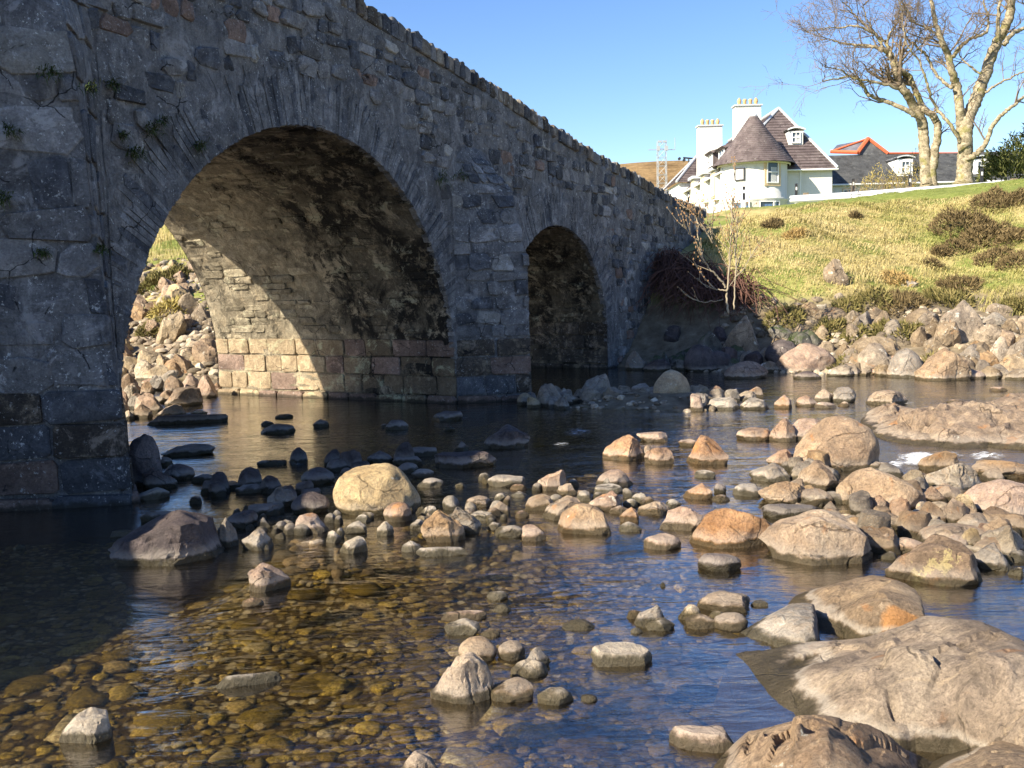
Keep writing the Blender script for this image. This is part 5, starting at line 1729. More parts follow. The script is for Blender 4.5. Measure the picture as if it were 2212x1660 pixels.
# hipped cross wing at the far end
wz_ = hv(425, 1050, 84)[2]; wa = hv(600, 768, 87.4)
mb = MB(); mb.frame_box(np.array([14.56, 84, 4]) - HO, (1.5, 0, 0), (0, 7, 0), (0, 0, wz_ - 4)); mb.build("wing_wall", M['harl'], house)
mb = MB()
A_, B_, C_ = (14.3, 83.7, wz_), (14.3, 91.3, wz_), (wa[0], 87.4, wa[2])
roof_plane(mb, A_, (19.2, 83.7, wz_), (19.2, 87.4, wa[2]), C_, 16); roof_plane(mb, B_, A_, C_, C_, 16)
mb.build("wing_roof", M['slate'], house)
mb = MB(); mb.tube(np.array([A_, C_]) - HO + np.array([0, 0, .06]), .11, 6); mb.tube(np.array([B_, C_]) - HO + np.array([0, 0, .06]), .08, 6); mb.build("ridge_flashing", M['lead'], house)
fl = hv(505, 800, 91)
mb = MB(); mb.tube(np.array([fl + np.array([0, 0, -1.2]), fl + np.array([0, 0, .05])]) - HO, .07, 6); mb.tube(np.array([fl + np.array([-.5, 0, .1]), fl + np.array([.6, 0, -.02])]) - HO, .08, 6)
for dx, dz in ((-.85, .02), (-.42, -.12)):
    mb.tube(np.array([fl + np.array([dx, -.12, dz]), fl + np.array([dx, .12, dz])]) - HO, .13, 10)
mb.build("floodlight", M['blackmetal'], house)

# ------------------------------------------------------------------ long low building with slate roof and red ridge
lowb = thing("long_building", "long low white building with grey slate roof, red ridge tiles and two dormers", "building", (30, 77, 5))
LO = np.array(lowb.location)
ze2 = rv(600, 1058, 75)[2]; zr2 = rv(1000, 748, 79.5)[2]
X0, X1 = 22.5, 46.0
mb = MB(); mb.frame_box(np.array([X0, 75.2, 4]) - LO, (X1 - X0, 0, 0), (0, 9, 0), (0, 0, ze2 - 4)); mb.build("wall", M['harl'], lowb)
_HO = HO; HO = LO
mb = MB(); roof_plane(mb, (X0, 74.9, ze2), (X1, 74.9, ze2), (X1, 79.5, zr2), (X0, 79.5, zr2), 26, .045); roof_plane(mb, (X1, 84.2, ze2), (X0, 84.2, ze2), (X0, 79.5, zr2), (X1, 79.5, zr2), 6, .045); mb.build("roof", M['slate_grey'], lowb)
HO = _HO
pA = rv(595, 598, 80.0); pL = rv(205, 735, 80.5); pF = rv(487, 745, 79.3); pR = rv(800, 752, 79.45)
mb = MB(); mb.add(np.array([pF - [0, 0, .1], pR - [0, 0, .1], pA]) - LO, [(0, 1, 2)]); mb.add(np.array([pA, pR, pR + [0, 4, 0], pA + [0, 4, 0]]) - LO, [(0, 1, 2, 3)]); mb.build("gable_roof", M['slate_grey'], lowb)
mb = MB(); mb.add(np.array([pL, pF, pA, pA + [-1.5, 3, 0]]) - LO, [(0, 1, 2), (0, 2, 3)]); mb.build("gable_slope", M['slate_blue'], lowb)
mb = MB()
for p, q, r2 in ((pL, pF, .16), (pF, pA, .17), (pA, pR, .14), (pL, pA, .08), (pR, rv(2300, 752, 79.5), .09)):
    mb.tube(np.array([p, q]) - LO + np.array([0, -.05, .06]), r2, 6)
mb.build("ridge_tiles", M['redridge'], lowb)
for zx, w_, wx in ((982, 1.15, .66), (1768, 1.15, .66)):
    y_ = 75.9
    cD = rv(zx, 890, y_)
    south_dormer(lowb, cD[0], y_, rv(zx, 985, y_)[2], rv(zx, 802, y_)[2], w_, 2.4, wx, .95, LO, 'lead', 'whitewood')
cW = rv(380, 1140, 75.2); window(lowb, (cW[0], 75.2, cW[2] - .25), (1, 0, 0), UP, .62, .8, .08, (0, 0), .07, LO, 'bluecurtain')
mb = MB(); mb.tube(np.array([(X0, 74.85, ze2 - .05), (X1, 74.85, ze2 - .05)]) - LO, .07, 6); mb.build("gutter", M['whitewood'], lowb)

# ------------------------------------------------------------------ lattice mast
mast = thing("lattice_mast", "slim grey lattice mast rising in front of the brown moor, left of the white house", "mast", tuple(at_y(1430, 400, 150)))
MO = np.array(mast.location)
mtop = at_y(1430, 306, 150)[2] - MO[2]; mbot = -10
hw = .62
M['galv'] = simple("galvanised_steel", (.46, .48, .50), .45, .4, .1, 3, .4)
mb = MB()
cs4 = [(-hw, -hw), (hw, -hw), (hw, hw), (-hw, hw)]
for x, y in cs4: mb.tube([(x * 1.12, y * 1.12, mbot), (x, y, mtop)], .05, 5)
mb.build("mast_leg", M['galv'], mast)
mb = MB(); z = mbot; st_ = 1.28; kx = 0
while z < mtop - .2:
    for i in range(4):
        a, b = cs4[i], cs4[(i + 1) % 4]
        mb.tube([(a[0], a[1], z), (b[0], b[1], z)], .03, 4)
        p, q = (a, b) if kx % 2 else (b, a)
        mb.tube([(p[0], p[1], z), (q[0], q[1], z + st_)], .028, 4)
    z += st_; kx += 1
mb.build("mast_bracing", M['galv'], mast)
mb = MB(); mb.tube([(-2.0, 0, mtop - 1.2), (2.0, 0, mtop - 1.25)], .06, 5); mb.tube([(2.0, 0, mtop - 1.3), (2.0, 0, mtop + .5)], .05, 5)
for x, y in ((-.6, -.6), (.6, -.6)): mb.box((x, y, mtop - 1.1), (.5, .3, .7)); mb.box((x * .6, y, mtop - .1), (.6, .3, .3))
mb.build("antenna", M['galv'], mast)

# ------------------------------------------------------------------ guard rail and marker posts
rail = thing("guard_rail", "grey steel guard rail on wooden posts along the road at the top of the slope", "guard rail", tuple(at_y(1968, 415, 43)))
RO = np.array(rail.location)
M['rail'] = simple("zinc_rail", (.52, .545, .57), .45, .4, .08, 5, .25)
M['postwood'] = simple("weathered_wood", (.24, .19, .13), .95, .1, .25, 9)
knots = [at_y(1712, 431, 46.5), at_y(1838, 423.5, 44.8), at_y(1968, 414.5, 42.9), at_y(2080, 407, 41.4), at_y(2196, 398, 40.0), at_y(2300, 391, 39)]
prof = [(-.155, .0), (-.13, -.03), (-.085, -.075), (-.05, -.075), (-.02, -.02), (.02, -.02), (.05, -.075), (.085, -.075), (.13, -.03), (.155, 0)]
for i in range(len(knots) - 1):
    a, b = knots[i], knots[i + 1]
    d = b - a; d /= np.linalg.norm(d); n_ = np.cross(d, UP); n_ /= np.linalg.norm(n_)
    if n_[1] > 0: n_ = -n_
    V = []
    for p in (a - d * .12, b + d * .12):
        for z, o in prof: V.append(p - RO + UP * z * 1.12 + n_ * (-o + .004 * i))
    F = [(j, j + 1, 10 + j + 1, 10 + j) for j in range(9)]
    mb = MB(); mb.add(V, F); mb.build("rail_beam", M['rail'], rail, False)
for p in (at_y(1742, 428, 46.3), knots[2] + np.array([.05, .25, 0]), knots[4] + np.array([0, .12, 0])):
    g = float(terrain(p[0], p[1]))
    mb = MB(); mb.frame_box(np.array([p[0] - .10, p[1], g - .3]) - RO, (.2, 0, 0), (0, .2, 0), (0, 0, p[2] + .24 - g + .3)); mb.build("rail_post", M['postwood'], rail)
POSTS = [((1607, 403), 50, "black and white marker post in front of the round tower's lower windows"),
         ((1487, 415), 66, "farthest marker post, just showing above the end of the bridge parapet"),
         ((1720, 397), 52, "black topped marker post against the tower's right hand wall"),
         ((1843, 386), 50, "black and white marker post before the long building's left window"),
         ((1966, 378), 46, "black and white marker post at the joint of the guard rail, by the dormer"),
         ((2121, 363), 45, "black and white marker post in front of the right hand dormer, behind the tree")]
for (x, y), Y, lab in POSTS:
    p = at_y(x, y, Y); g = float(terrain(p[0], p[1])) - .2
    t = thing("marker_post", lab, "marker post", (p[0], p[1], g), "marker posts along the road")
    hgt = p[2] - g
    mb = MB(); mb.box((0, 0, max(.1, hgt - .68) / 2), (.13, .07, max(.1, hgt - .68))); mb.build("post_base", M['whitewood'], t)
    mb = MB(); mb.box((0, 0, hgt - .34 + .002), (.128, .068, .676)); mb.build("post_top", M['blackmetal'], t)
    mb = MB(); mb.box((0, -.037, hgt - .26), (.075, .008, .16)); mb.build("reflector", M['whitewood'], t)

# ------------------------------------------------------------------ vegetation
def bark():
    q = NT("bark")
    v = q.world_z()[0]
    n = q.noise(v, 5.5, 7, .8)
    c = q.ramp(n, [(.34, (.06, .05, .035)), (.48, (.26, .22, .145)), (.66, (.52, .455, .33))])
    mo = q.mask(q.noise(v, 1.4, 5), .52, .62)
    c = q.mix(q.math('MULTIPLY', mo, .6), c, (.20, .19, .045))
    return q.done(c, .95, q.bump(n, .9, .06), .1)
M['bark'] = bark()
M['twig'] = simple("twig_bark", (.20, .155, .11), .9, .15, .3, 2.0)
def px3(pts, Y, jit=.0, seed=0):
    rng = np.random.default_rng(seed)
    out = []; off = 0
    for x, y in pts:
        out.append(at_y(x, y, Y + off)); off += rng.uniform(-jit, jit)
    return np.array(out)
def smooth_line(P, n):
    P = np.asarray(P); t = np.linspace(0, len(P) - 1, n)
    i = np.clip(t.astype(int), 0, len(P) - 2); f = (t - i)[:, None]
    P0 = P[np.clip(i - 1, 0, None)]; P1 = P[i]; P2 = P[i + 1]; P3 = P[np.clip(i + 2, None, len(P) - 1)]
    return .5 * (2 * P1 + (P2 - P0) * f + (2 * P0 - 5 * P1 + 4 * P2 - P3) * f ** 2 + (3 * P1 - P0 - 3 * P2 + P3) * f ** 3)
def tree(name, label, limbs, Y, seed, origin_px, dens=1.0, lean_out=1.0):
    rng = np.random.default_rng(seed)
    o = at_y(*origin_px, Y)
    t = thing(name, label, "tree", o)
    trunk = MB(); twigs = MB()
    def grow(p, d, L, r, lev):
        n = 4
        pts = [p]
        for k in range(n):
            d = d + rng.normal(0, .22, 3) + np.array([0, 0, .05 if lev < 3 else -.02])
            d /= np.linalg.norm(d)
            pts.append(pts[-1] + d * L / n)
        twigs.tube(np.array(pts) - o, np.linspace(r, max(r * .45, .005), n + 1), 4 if lev < 2 else 3, rng.random(), cap=False)
        if lev >= 4 or L < .16: return
        nb = rng.integers(2, 5) if lev < 3 else rng.integers(2, 4)
        for k in range(nb):
            i = rng.integers(1, n + 1)
            dd_ = d + rng.normal(0, .62, 3) + np.array([0, 0, .12])
            dd_ /= np.linalg.norm(dd_)
            grow(pts[i], dd_, L * rng.uniform(.5, .78), max(.006, r * .55), lev + 1)
    for li, (pts, r0, r1, nb) in enumerate(limbs):
        P = smooth_line(px3(pts, Y, .35, seed + li), 7 * len(pts))
        P = P + rng.normal(0, .02, P.shape)
        R_ = .86 * np.linspace(r0, r1, len(P)) * (1 + .05 * vnoise(np.stack([np.arange(len(P)) * .6 + li * 9, 0 * P[:, 0], 0 * P[:, 0]], -1), seed))
        if li == 0 or r0 > .2: R_[:4] *= np.array([1.35, 1.2, 1.08, 1.0])
        trunk.tube(P - o, R_, 9 if r0 > .12 else 6, rng.random())
        ds = np.gradient(P, axis=0); ds /= np.linalg.norm(ds, axis=1, keepdims=True)
        for k in range(int(nb * dens)):
            f = rng.uniform(.25, 1.0) if li else rng.uniform(.6, 1)
            i = min(len(P) - 1, int(f * len(P)))
            side = rng.normal(0, 1, 3); side -= ds[i] * (side @ ds[i]); side /= np.linalg.norm(side)
            d = ds[i] * rng.uniform(.2, .9) + side * rng.uniform(.6, 1.1) + np.array([0, 0, .25]); d /= np.linalg.norm(d)
            rr = R_[i] * .42
            grow(P[i], d, rng.uniform(.8, 1.9), min(max(rr, .015), .045), 1)
        # the tip frays into twigs
        for k in range(3):
            d = ds[-1] + rng.normal(0, .35, 3); d /= np.linalg.norm(d)
            grow(P[-1], d, rng.uniform(.8, 1.4), max(.014, r1 * .7), 1)
    trunk.build("trunk", M['bark'], t, True)
    twigs.build("twigs", M['twig'], t, True, kind="stuff")
    return t
k6 = lambda zx, zy: ((2240 + zx / 3.456) * .768, zy / 3.456 * .768)
def Z6(*pts): return [k6(*p) for p in pts]
tree("bare_tree", "bare left hand tree with twin lichened stems and a low bough reaching left",
     [(Z6((1270, 1830), (1255, 1600), (1240, 1350), (1215, 1170), (1130, 1010), (1060, 900), (1000, 830)), .33, .20, 4),
      (Z6((1325, 1830), (1335, 1550), (1365, 1350), (1365, 1200), (1310, 1110), (1230, 1050), (1180, 940), (1130, 820)), .24, .14, 4),
      (Z6((1150, 1120), (1000, 1040), (850, 980), (710, 930), (650, 830), (560, 740), (400, 770), (250, 790)), .14, .03, 14),
      (Z6((1000, 830), (960, 700), (920, 560), (840, 490), (720, 450), (580, 440), (430, 420), (300, 380)), .18, .03, 16),
      (Z6((1130, 820), (1100, 740), (1010, 680), (940, 560), (880, 430), (760, 330), (700, 210), (640, 60)), .14, .03, 16),
      (Z6((920, 560), (880, 420), (930, 290), (1000, 190), (1060, 40)), .09, .025, 12),
      (Z6((1060, 900), (900, 830), (700, 790), (560, 760), (420, 680), (280, 650)), .10, .02, 12),
      (Z6((760, 330), (600, 260), (420, 270), (280, 280), (120, 310)), .07, .015, 14),
      (Z6((840, 490), (780, 350), (600, 190), (520, 80), (440, 20)), .08, .02, 14)],
     46.0, 5, (2010, 398), .8)
tree("bare_tree", "bare right hand tree with a mossy trunk, limbs leaving the top of the picture",
     [(Z6((1630, 1800), (1640, 1550), (1640, 1350), (1650, 1200), (1700, 1080), (1770, 900), (1840, 730), (1890, 560), (1960, 400), (2040, 250), (2090, 60), (2110, -200)), .42, .20, 10),
      (Z6((1630, 1450), (1600, 1250), (1590, 1060), (1560, 850), (1510, 700), (1470, 520), (1420, 420), (1360, 250), (1320, 50), (1300, -120)), .28, .08, 14),
      (Z6((1660, 1560), (1760, 1490), (1850, 1380), (1900, 1230), (2010, 1110), (2120, 1020), (2230, 930), (2330, 840)), .16, .06, 8),
      (Z6((1590, 1390), (1500, 1220), (1380, 1080), (1300, 930), (1250, 740), (1180, 580), (1080, 440), (1040, 280)), .10, .03, 12),
      (Z6((1510, 850), (1420, 790), (1330, 680), (1260, 540), (1150, 440), (1050, 330), (1030, 150), (1000, 20)), .10, .025, 14),
      (Z6((1520, 560), (1580, 470), (1700, 370), (1830, 330), (1870, 200), (1830, 60), (1800, -80)), .12, .04, 14),
      (Z6((2020, 440), (2100, 330), (2220, 270), (2330, 200)), .14, .07, 8),
      (Z6((1840, 900), (1960, 820), (2080, 760), (2230, 690), (2320, 660)), .07, .03, 10),
      (Z6((1470, 520), (1400, 380), (1300, 290), (1150, 220), (1080, 100), (1020, 20)), .08, .02, 14),
      (Z6((1960, 400), (1960, 200), (1980, 0), (1990, -150)), .12, .06, 10),
      (Z6((1800, 720), (1680, 640), (1600, 560), (1580, 500)), .07, .02, 8)],
     45.0, 9, (2085, 393), .8)

# leaf and sprig clumps
def sprig_material(name, c1, c2, c3):
    q = NT(name)
    t = q.tint()
    c = q.ramp(t, [(.0, c1), (.5, c2), (1, c3)])
    m_ = q.done(c, .9, None, .1)
    q.p.inputs["Subsurface Weight"].default_value = 0.0
    return m_
M['heather'] = sprig_material("heather", (.05, .038, .018), (.12, .088, .042), (.22, .165, .08))
M['olive'] = sprig_material("olive_heather", (.05, .05, .014), (.13, .115, .04), (.25, .2, .085))
M['gold'] = sprig_material("golden_shrub", (.16, .13, .04), (.34, .28, .09), (.48, .38, .15))
M['ever'] = sprig_material("evergreen", (.05, .065, .022), (.115, .13, .045), (.21, .205, .08))
M['rust_grass'] = sprig_material("rust_grass", (.20, .135, .05), (.32, .22, .085), (.42, .31, .14))
M['fern'] = sprig_material("fern_green", (.02, .035, .01), (.05, .075, .02), (.10, .11, .04))
def bush(name, label, c, w, d, h, mat, n, leaf=.07, seed=0, group=None, cat="bush", upright=.7):
    rng = np.random.default_rng(seed)
    a = rng.uniform(0, 2 * math.pi, n); u = rng.uniform(0, 1, n) ** .5
    x = np.cos(a) * u; y = np.sin(a) * u
    lump = .75 + .35 * vnoise(np.stack([x * 2.2, y * 2.2, 0 * x + seed], -1), seed)
    top = np.sqrt(np.clip(1 - u ** 2, 0, 1)) * lump
    z = top * rng.uniform(.35, 1.0, n) ** .6
    P = np.stack([x * w / 2, y * d / 2, z * h], -1)
    dirv = np.stack([x * .8, y * .8, np.full(n, upright)], -1) + rng.normal(0, .45, (n, 3)); dirv /= np.linalg.norm(dirv, axis=1, keepdims=True)
    side = np.cross(dirv, rng.normal(0, 1, (n, 3))); side /= np.linalg.norm(side, axis=1, keepdims=True)
    L = leaf * rng.uniform(.7, 1.6, n)[:, None]
    V = np.stack([P - side * L * .28, P + side * L * .28, P + dirv * L * 1.8], 1).reshape(-1, 3)
    # follow the ground under the bush
    gx = V[:, 0] + c[0]; gy = V[:, 1] + c[1]
    V[:, 2] += terrain(gx, gy) - c[2]
    F = np.arange(3 * n).reshape(-1, 3)
    tint = np.repeat(np.clip(rng.beta(2, 2, n), 0, 1), 3)
    return link(name, mesh_from(name, V, F, M[mat], False, tint), None, c, label=label, category=cat, group=group)
BUSH = [
 ('T', 1860, 1330, 330, 170, 'heather', "large brown heather bush in the middle of the right hand slope"),
 ('T', 2080, 1190, 290, 120, 'heather', "brown heather bush highest on the right hand slope"),
 ('T', 2010, 1390, 300, 130, 'heather', "brown heather bush right of the large one on the slope"),
 ('T', 1830, 1450, 170, 80, 'heather', "small brown heather bush below the large one on the slope"),
 ('T', 1735, 1470, 90, 60, 'heather', "lone little heather clump at the left of the heather patch"),
 ('T', 2160, 1400, 190, 110, 'heather', "brown heather bush at the right edge of the slope"),
 ('T', 2150, 1530, 170, 70, 'heather', "low brown heather bush at the right edge, below the others"),
 ('T', 2030, 1490, 180, 60, 'heather', "low brown heather bush under the middle of the heather patch"),
 ('T', 1242, 1265, 55, 35, 'heather', "tiny dark heather clump alone high on the slope"),
 ('T', 760, 1310, 110, 45, 'heather', "brown tussock on the slope right of the saplings"),
 ('T', 900, 1365, 140, 50, 'rust_grass', "pale brown tussock in the grass right of the brown one"),
 ('T', 1690, 1540, 100, 45, 'heather', "small heather clump above the rust coloured grass"),
 ('R', 1355, 530, 220, 110, 'olive', "green heather bush above the middle boulders of the far bank"),
 ('R', 1510, 550, 260, 100, 'heather', "brown heather bush right of the green one above the far bank"),
 ('R', 1770, 520, 260, 70, 'olive', "olive heather bush above the huge leaning boulder"),
 ('R', 1840, 430, 220, 60, 'heather', "brown heather patch below the grassy slope, right"),
 ('R', 830, 640, 220, 110, 'olive', "olive bush left of the high boulders on the far bank"),
 ('R', 1095, 690, 170, 80, 'olive', "olive heather between the pale angular rocks of the far bank"),
 ('R', 1240, 715, 140, 80, 'olive', "dry olive heather beside the pale leaning boulder"),
 ('R', 1400, 690, 120, 70, 'olive', "small olive heather clump in the middle of the far bank"),
 ('R', 1530, 720, 170, 110, 'olive', "tall olive heather among boulders left of the huge leaning one"),
 ('R', 885, 800, 110, 60, 'fern', "small green plant among the rocks above the long pink grey boulder"),
 ('R', 2190, 560, 130, 70, 'heather', "brown heather above the boulders at the right edge"),
 ('R', 1180, 570, 160, 60, 'olive', "low olive heather under the solitary boulder"),
 ('R', 1480, 400, 180, 60, 'rust_grass', "rust coloured grass tuft right of the solitary boulder"),
 ('U', 1030, 330, 330, 150, 'olive', "round olive bush on the bank seen through the main arch"),
 ('U', 1050, 545, 230, 190, 'gold', "pale dry shrub among boulders seen through the main arch"),
 ('U', 940, 640, 180, 80, 'olive', "small dry bush low among the boulders seen through the arch"),
]
for z_, x, y, w_, h_, mt, lab in BUSH:
    k, ox, oy = (.375, 1382.4, 0) if z_ == 'T' else ZN[z_]
    P = hit_ground(ox + x * k, oy + y * k, 10)
    dist = math.hypot(P[0], P[1]); Wm = w_ * k / FPX * dist; Hm = h_ * k / FPX * dist * .75
    n_ = int(np.clip(700 * Wm * Wm, 500, 5200))
    bush("heather_bush" if mt in ('heather', 'olive') else ("grass_tussock" if mt == 'rust_grass' else "shrub"), lab, P - np.array([0, 0, .05]), Wm, Wm * .9, max(.22, Hm), mt, n_, .055 if z_ != 'U' else .06, int(x + y))
for k in range(26):
    P = r_far() if k % 2 else on_ground(RNG.uniform(23, 25.5) - S0, RNG.uniform(5, 24))
    p = project(P)
    if not (1600 < p[0] < 2212): continue
    lb = own_label(P, 1, ['olive', 'dry brown', 'olive'][k % 3], 'heather clump', 1.0)
    if lb: bush("heather_bush", lb.replace('middling ', ''), P, RNG.uniform(.5, 1.0), .6, RNG.uniform(.25, .5), ['olive', 'heather', 'olive'][k % 3], 420, .05, 300 + k, "heather clumps among the far bank boulders")
# golden shrubs before the long building, evergreen at the right edge
for i, (zx, zy, w_, h_, lab) in enumerate(((700, 1075, 1.9, 1.2, "golden leafed shrub left before the long building"), (930, 1080, 1.7, 1.1, "golden leafed shrub below the left dormer"), (1110, 1080, 1.4, 1.7, "golden leafed shrub against the left tree's stem"))):
    p = rv(zx, zy, 49); p[2] = float(terrain(p[0], p[1]))
    bush("golden_shrub", lab, p, w_, 1.2, h_ + .9, 'gold', 900, .06, 70 + i, "golden shrubs before the long building")
p = rv(2130, 1050, 47); p[2] = float(terrain(p[0], p[1]))
bush("evergreen_shrub", "tall evergreen shrub at the right edge behind the guard rail", p + np.array([.4, 0, 0]), 4.4, 3.0, 3.4, 'ever', 5200, .11, 81, None, "shrub")
bush("evergreen_shrub", "thin dark evergreen rising above the shrub at the right edge", p + np.array([1.4, .8, 0]), 1.6, 1.6, 5.6, 'ever', 900, .12, 82, None, "shrub")
# brown twigs behind the rail
tw = MB(); p0 = rv(700, 1150, 44.5)
for k in range(150):
    x = rv(RNG.uniform(420, 1040), 1150, 44.6)[0]; yy = 44.6 + RNG.uniform(-.3, .8); g = float(terrain(x, yy)); hh = RNG.uniform(.3, 1.15)
    tw.tube(np.array([(x, yy, g), (x + RNG.normal(0, .08), yy, g + hh * .6), (x + RNG.normal(0, .2), yy + .05, g + hh)]) - p0, [.012, .009, .005], 3, RNG.random(), False)
tw.build("twig_clump", M['twig'], None, label="brown leafless twigs growing along the left part of the guard rail", category="plant").location = p0

# brambles hanging in the shade of the abutment
M['bramble'] = simple("bramble_stem", (.105, .055, .042), .8, .2, .35, 3)
def brambles(name, label, px_range, n, seed, drop):
    rng = np.random.default_rng(seed)
    mb = MB(); o = hit_ground(sum(px_range[0:2]) / 2, 600, 10)
    for k in range(n):
        x = rng.uniform(px_range[0], px_range[1])
        y = px_range[2] + (px_range[3] - px_range[2]) * (x - px_range[0]) / (px_range[1] - px_range[0]) + rng.uniform(-6, 40)
        P = hit_ground(x, y, 12)
        out = -DD * rng.uniform(.1, 1.2) + NN * rng.normal(.0, .6)
        L = rng.uniform(.5, 1.25)
        p1 = P + out * .35 * L + np.array([0, 0, rng.uniform(.15, .55)])
        p2 = P + out * .8 * L + np.array([0, 0, rng.uniform(-.1, .35)])
        p3 = P + out * 1.15 * L + NN * rng.normal(0, .35) + np.array([0, 0, -drop * rng.uniform(-.1, .95)])
        p3[2] = max(p3[2], float(terrain(p3[0], p3[1])) + .02)
        pts = smooth_line(np.array([P, p1, p2, p3]), 8)
        mb.tube(pts - o, np.linspace(.016, .006, 8), 3, rng.random(), False)
    mb.build(name, M['bramble'], None, label=label, category="brambles").location = o
brambles("bramble_thicket", "dark tangled bramble thicket hanging in the bridge's shade by the abutment", (1412, 1535, 560, 612), 560, 3, .9)
brambles("bramble_thicket", "sunlit reddish bramble tangle right of the shadow line, behind the saplings", (1550, 1625, 616, 626), 120, 4, .45)

# two saplings at the shadow line
def sapling(label, stems, base, Y, seed):
    rng = np.random.default_rng(seed)
    o = at_y(*base, Y)
    t = thing("sapling", label, "tree", o)
    mb = MB(); bd = MB()
    for pts, r0, nb in stems:
        P = smooth_line(px3(pts, Y, .12, seed), 6 * len(pts)); P = P + rng.normal(0, .008, P.shape)
        mb.tube(P - o, np.linspace(r0, .006, len(P)), 6, .5)
        ds = np.gradient(P, axis=0)
        for k in range(nb):
            i = rng.integers(len(P) // 5, len(P)); d = ds[i] / np.linalg.norm(ds[i]) + rng.normal(0, .55, 3); d[2] = abs(d[2]) + .25; d /= np.linalg.norm(d)
            L = rng.uniform(.25, .8) * (1.2 - i / len(P))+.12
            q1 = P[i] + d * L * .5; q2 = q1 + (d + np.array([0, 0, .35])) * L * .5
            mb.tube(np.array([P[i], q1, q2]) - o, [.009, .007, .004], 3, rng.random(), False)
            for q in (q1, q2, (q1 + q2) / 2):
                bd.box(q - o + rng.normal(0, .01, 3), (.02, .02, .035))
    mb.build("stem", M['sapling'], t, True); bd.build("buds", M['bud'], t, kind="stuff")
M['sapling'] = simple("sapling_bark", (.30, .255, .18), .85, .2, .2, 4)
M['bud'] = simple("bud", (.33, .2, .1), .8, .2, .2, 5)
fz = lambda zx, zy: ((1700 + zx / 5.027) * .768, (550 + zy / 5.027) * .768)
def FZ(*p): return [fz(*q) for q in p]
sapling("taller pale sapling with two upright stems in front of the sunny slope",
        [(FZ((1745, 1660), (1730, 1400), (1755, 1150), (1770, 850), (1790, 600), (1805, 300), (1820, 0), (1835, -380)), .026, 26),
         (FZ((1830, 1600), (1845, 1300), (1860, 1000), (1855, 750), (1880, 480), (1850, 330), (1760, 150), (1650, -100)), .018, 22),
         (FZ((1740, 1350), (1600, 1330), (1450, 1290), (1310, 1170)), .018, 5), (FZ((1860, 1150), (1960, 1050), (2050, 900), (2180, 700)), .014, 6)],
        fz(1745, 1660), 21.0, 21)
sapling("thin crooked sapling leaning left across the bridge shade with orange buds",
        [(FZ((1720, 1300), (1620, 1170), (1480, 1040), (1400, 900), (1355, 720), (1320, 560), (1310, 350), (1260, 240), (1110, 170)), .024, 18),
         (FZ((1530, 680), (1440, 520), (1340, 340), (1280, 270)), .016, 14), (FZ((1330, 630), (1220, 560), (1160, 480), (1100, 420)), .012, 6), (FZ((1530, 640), (1500, 480), (1490, 380)), .012, 12),
         (FZ((1680, 1470), (1550, 1500), (1350, 1500), (1200, 1440)), .012, 3)],
        fz(1720, 1320), 21.6, 22)

# ferns and grass growing out of the bridge joints
TUFT = [(326, 281, .22, "dark fern hanging from a joint left of the main arch crown"), (291, 335, .26, "largest green fern tuft on the wall left of the main arch"), (243, 184, .16, "grass tuft in a deep joint on the left pier's top"),
        (104, 158, .18, "grass tuft at the end of a dark slot, upper left"), (194, 190, .16, "grass tuft along the mossy ledge, upper left"), (3, 428, .2, "green fern at the left edge of the picture"),
        (215, 540, .14, "small fern at the corner of the left pier"), (90, 545, .13, "single grass sprig on the left pier face"), (21, 283, .16, "grass tuft above the white lichened stones, left edge"),
        (430, 315, .2, "dark moss and fern in the crack above the arch ring"), (955, 385, .3, "fern in the crack left of the pointed pier's seam"), (993, 380, .28, "small fern on the tip of the pointed pier"), (350, 262, .15, "small fern above the dark hanging one"), (265, 292, .13, "grass tuft beside the rounded pale stone")]
for i, (x, y, sz, lab) in enumerate(TUFT):
    P = hit_wall(x, y, .05)
    if x < 235 and y > 150:
        r = ray(x, y); n2 = NN * .815 - DD * .8; n2 /= np.linalg.norm(n2)
        Pn_ = B(-4.327, .85, 2.5); P = r * (((Pn_ - np.array([0, 0, H])) @ n2) / (r @ n2)) + np.array([0, 0, H])
    rng = np.random.default_rng(i)
    mb = MB()
    for k in range(90):
        d = NN * rng.uniform(.3, 1) + DD * rng.normal(0, .6) + np.array([0, 0, rng.uniform(-.5, .8)]); d /= np.linalg.norm(d)
        L = sz * rng.uniform(.25, .75); sd_ = np.cross(d, [0, 0, 1]) * .0045
        b0 = rng.normal(0, sz * .2, 3) * np.array([1, 1, .7]); tip = b0 + d * L + np.array([0, 0, -.35 * L]); mid_ = b0 + d * L * .6
        mb.add([b0 - sd_, b0 + sd_, mid_ + sd_ * 1.3, tip, mid_ - sd_ * 1.3], [(0, 1, 2, 4), (4, 2, 3)], rng.random())
    mb.build("fern_tuft", M['fern'], None, label=lab, category="fern", group="ferns on the bridge").location = P

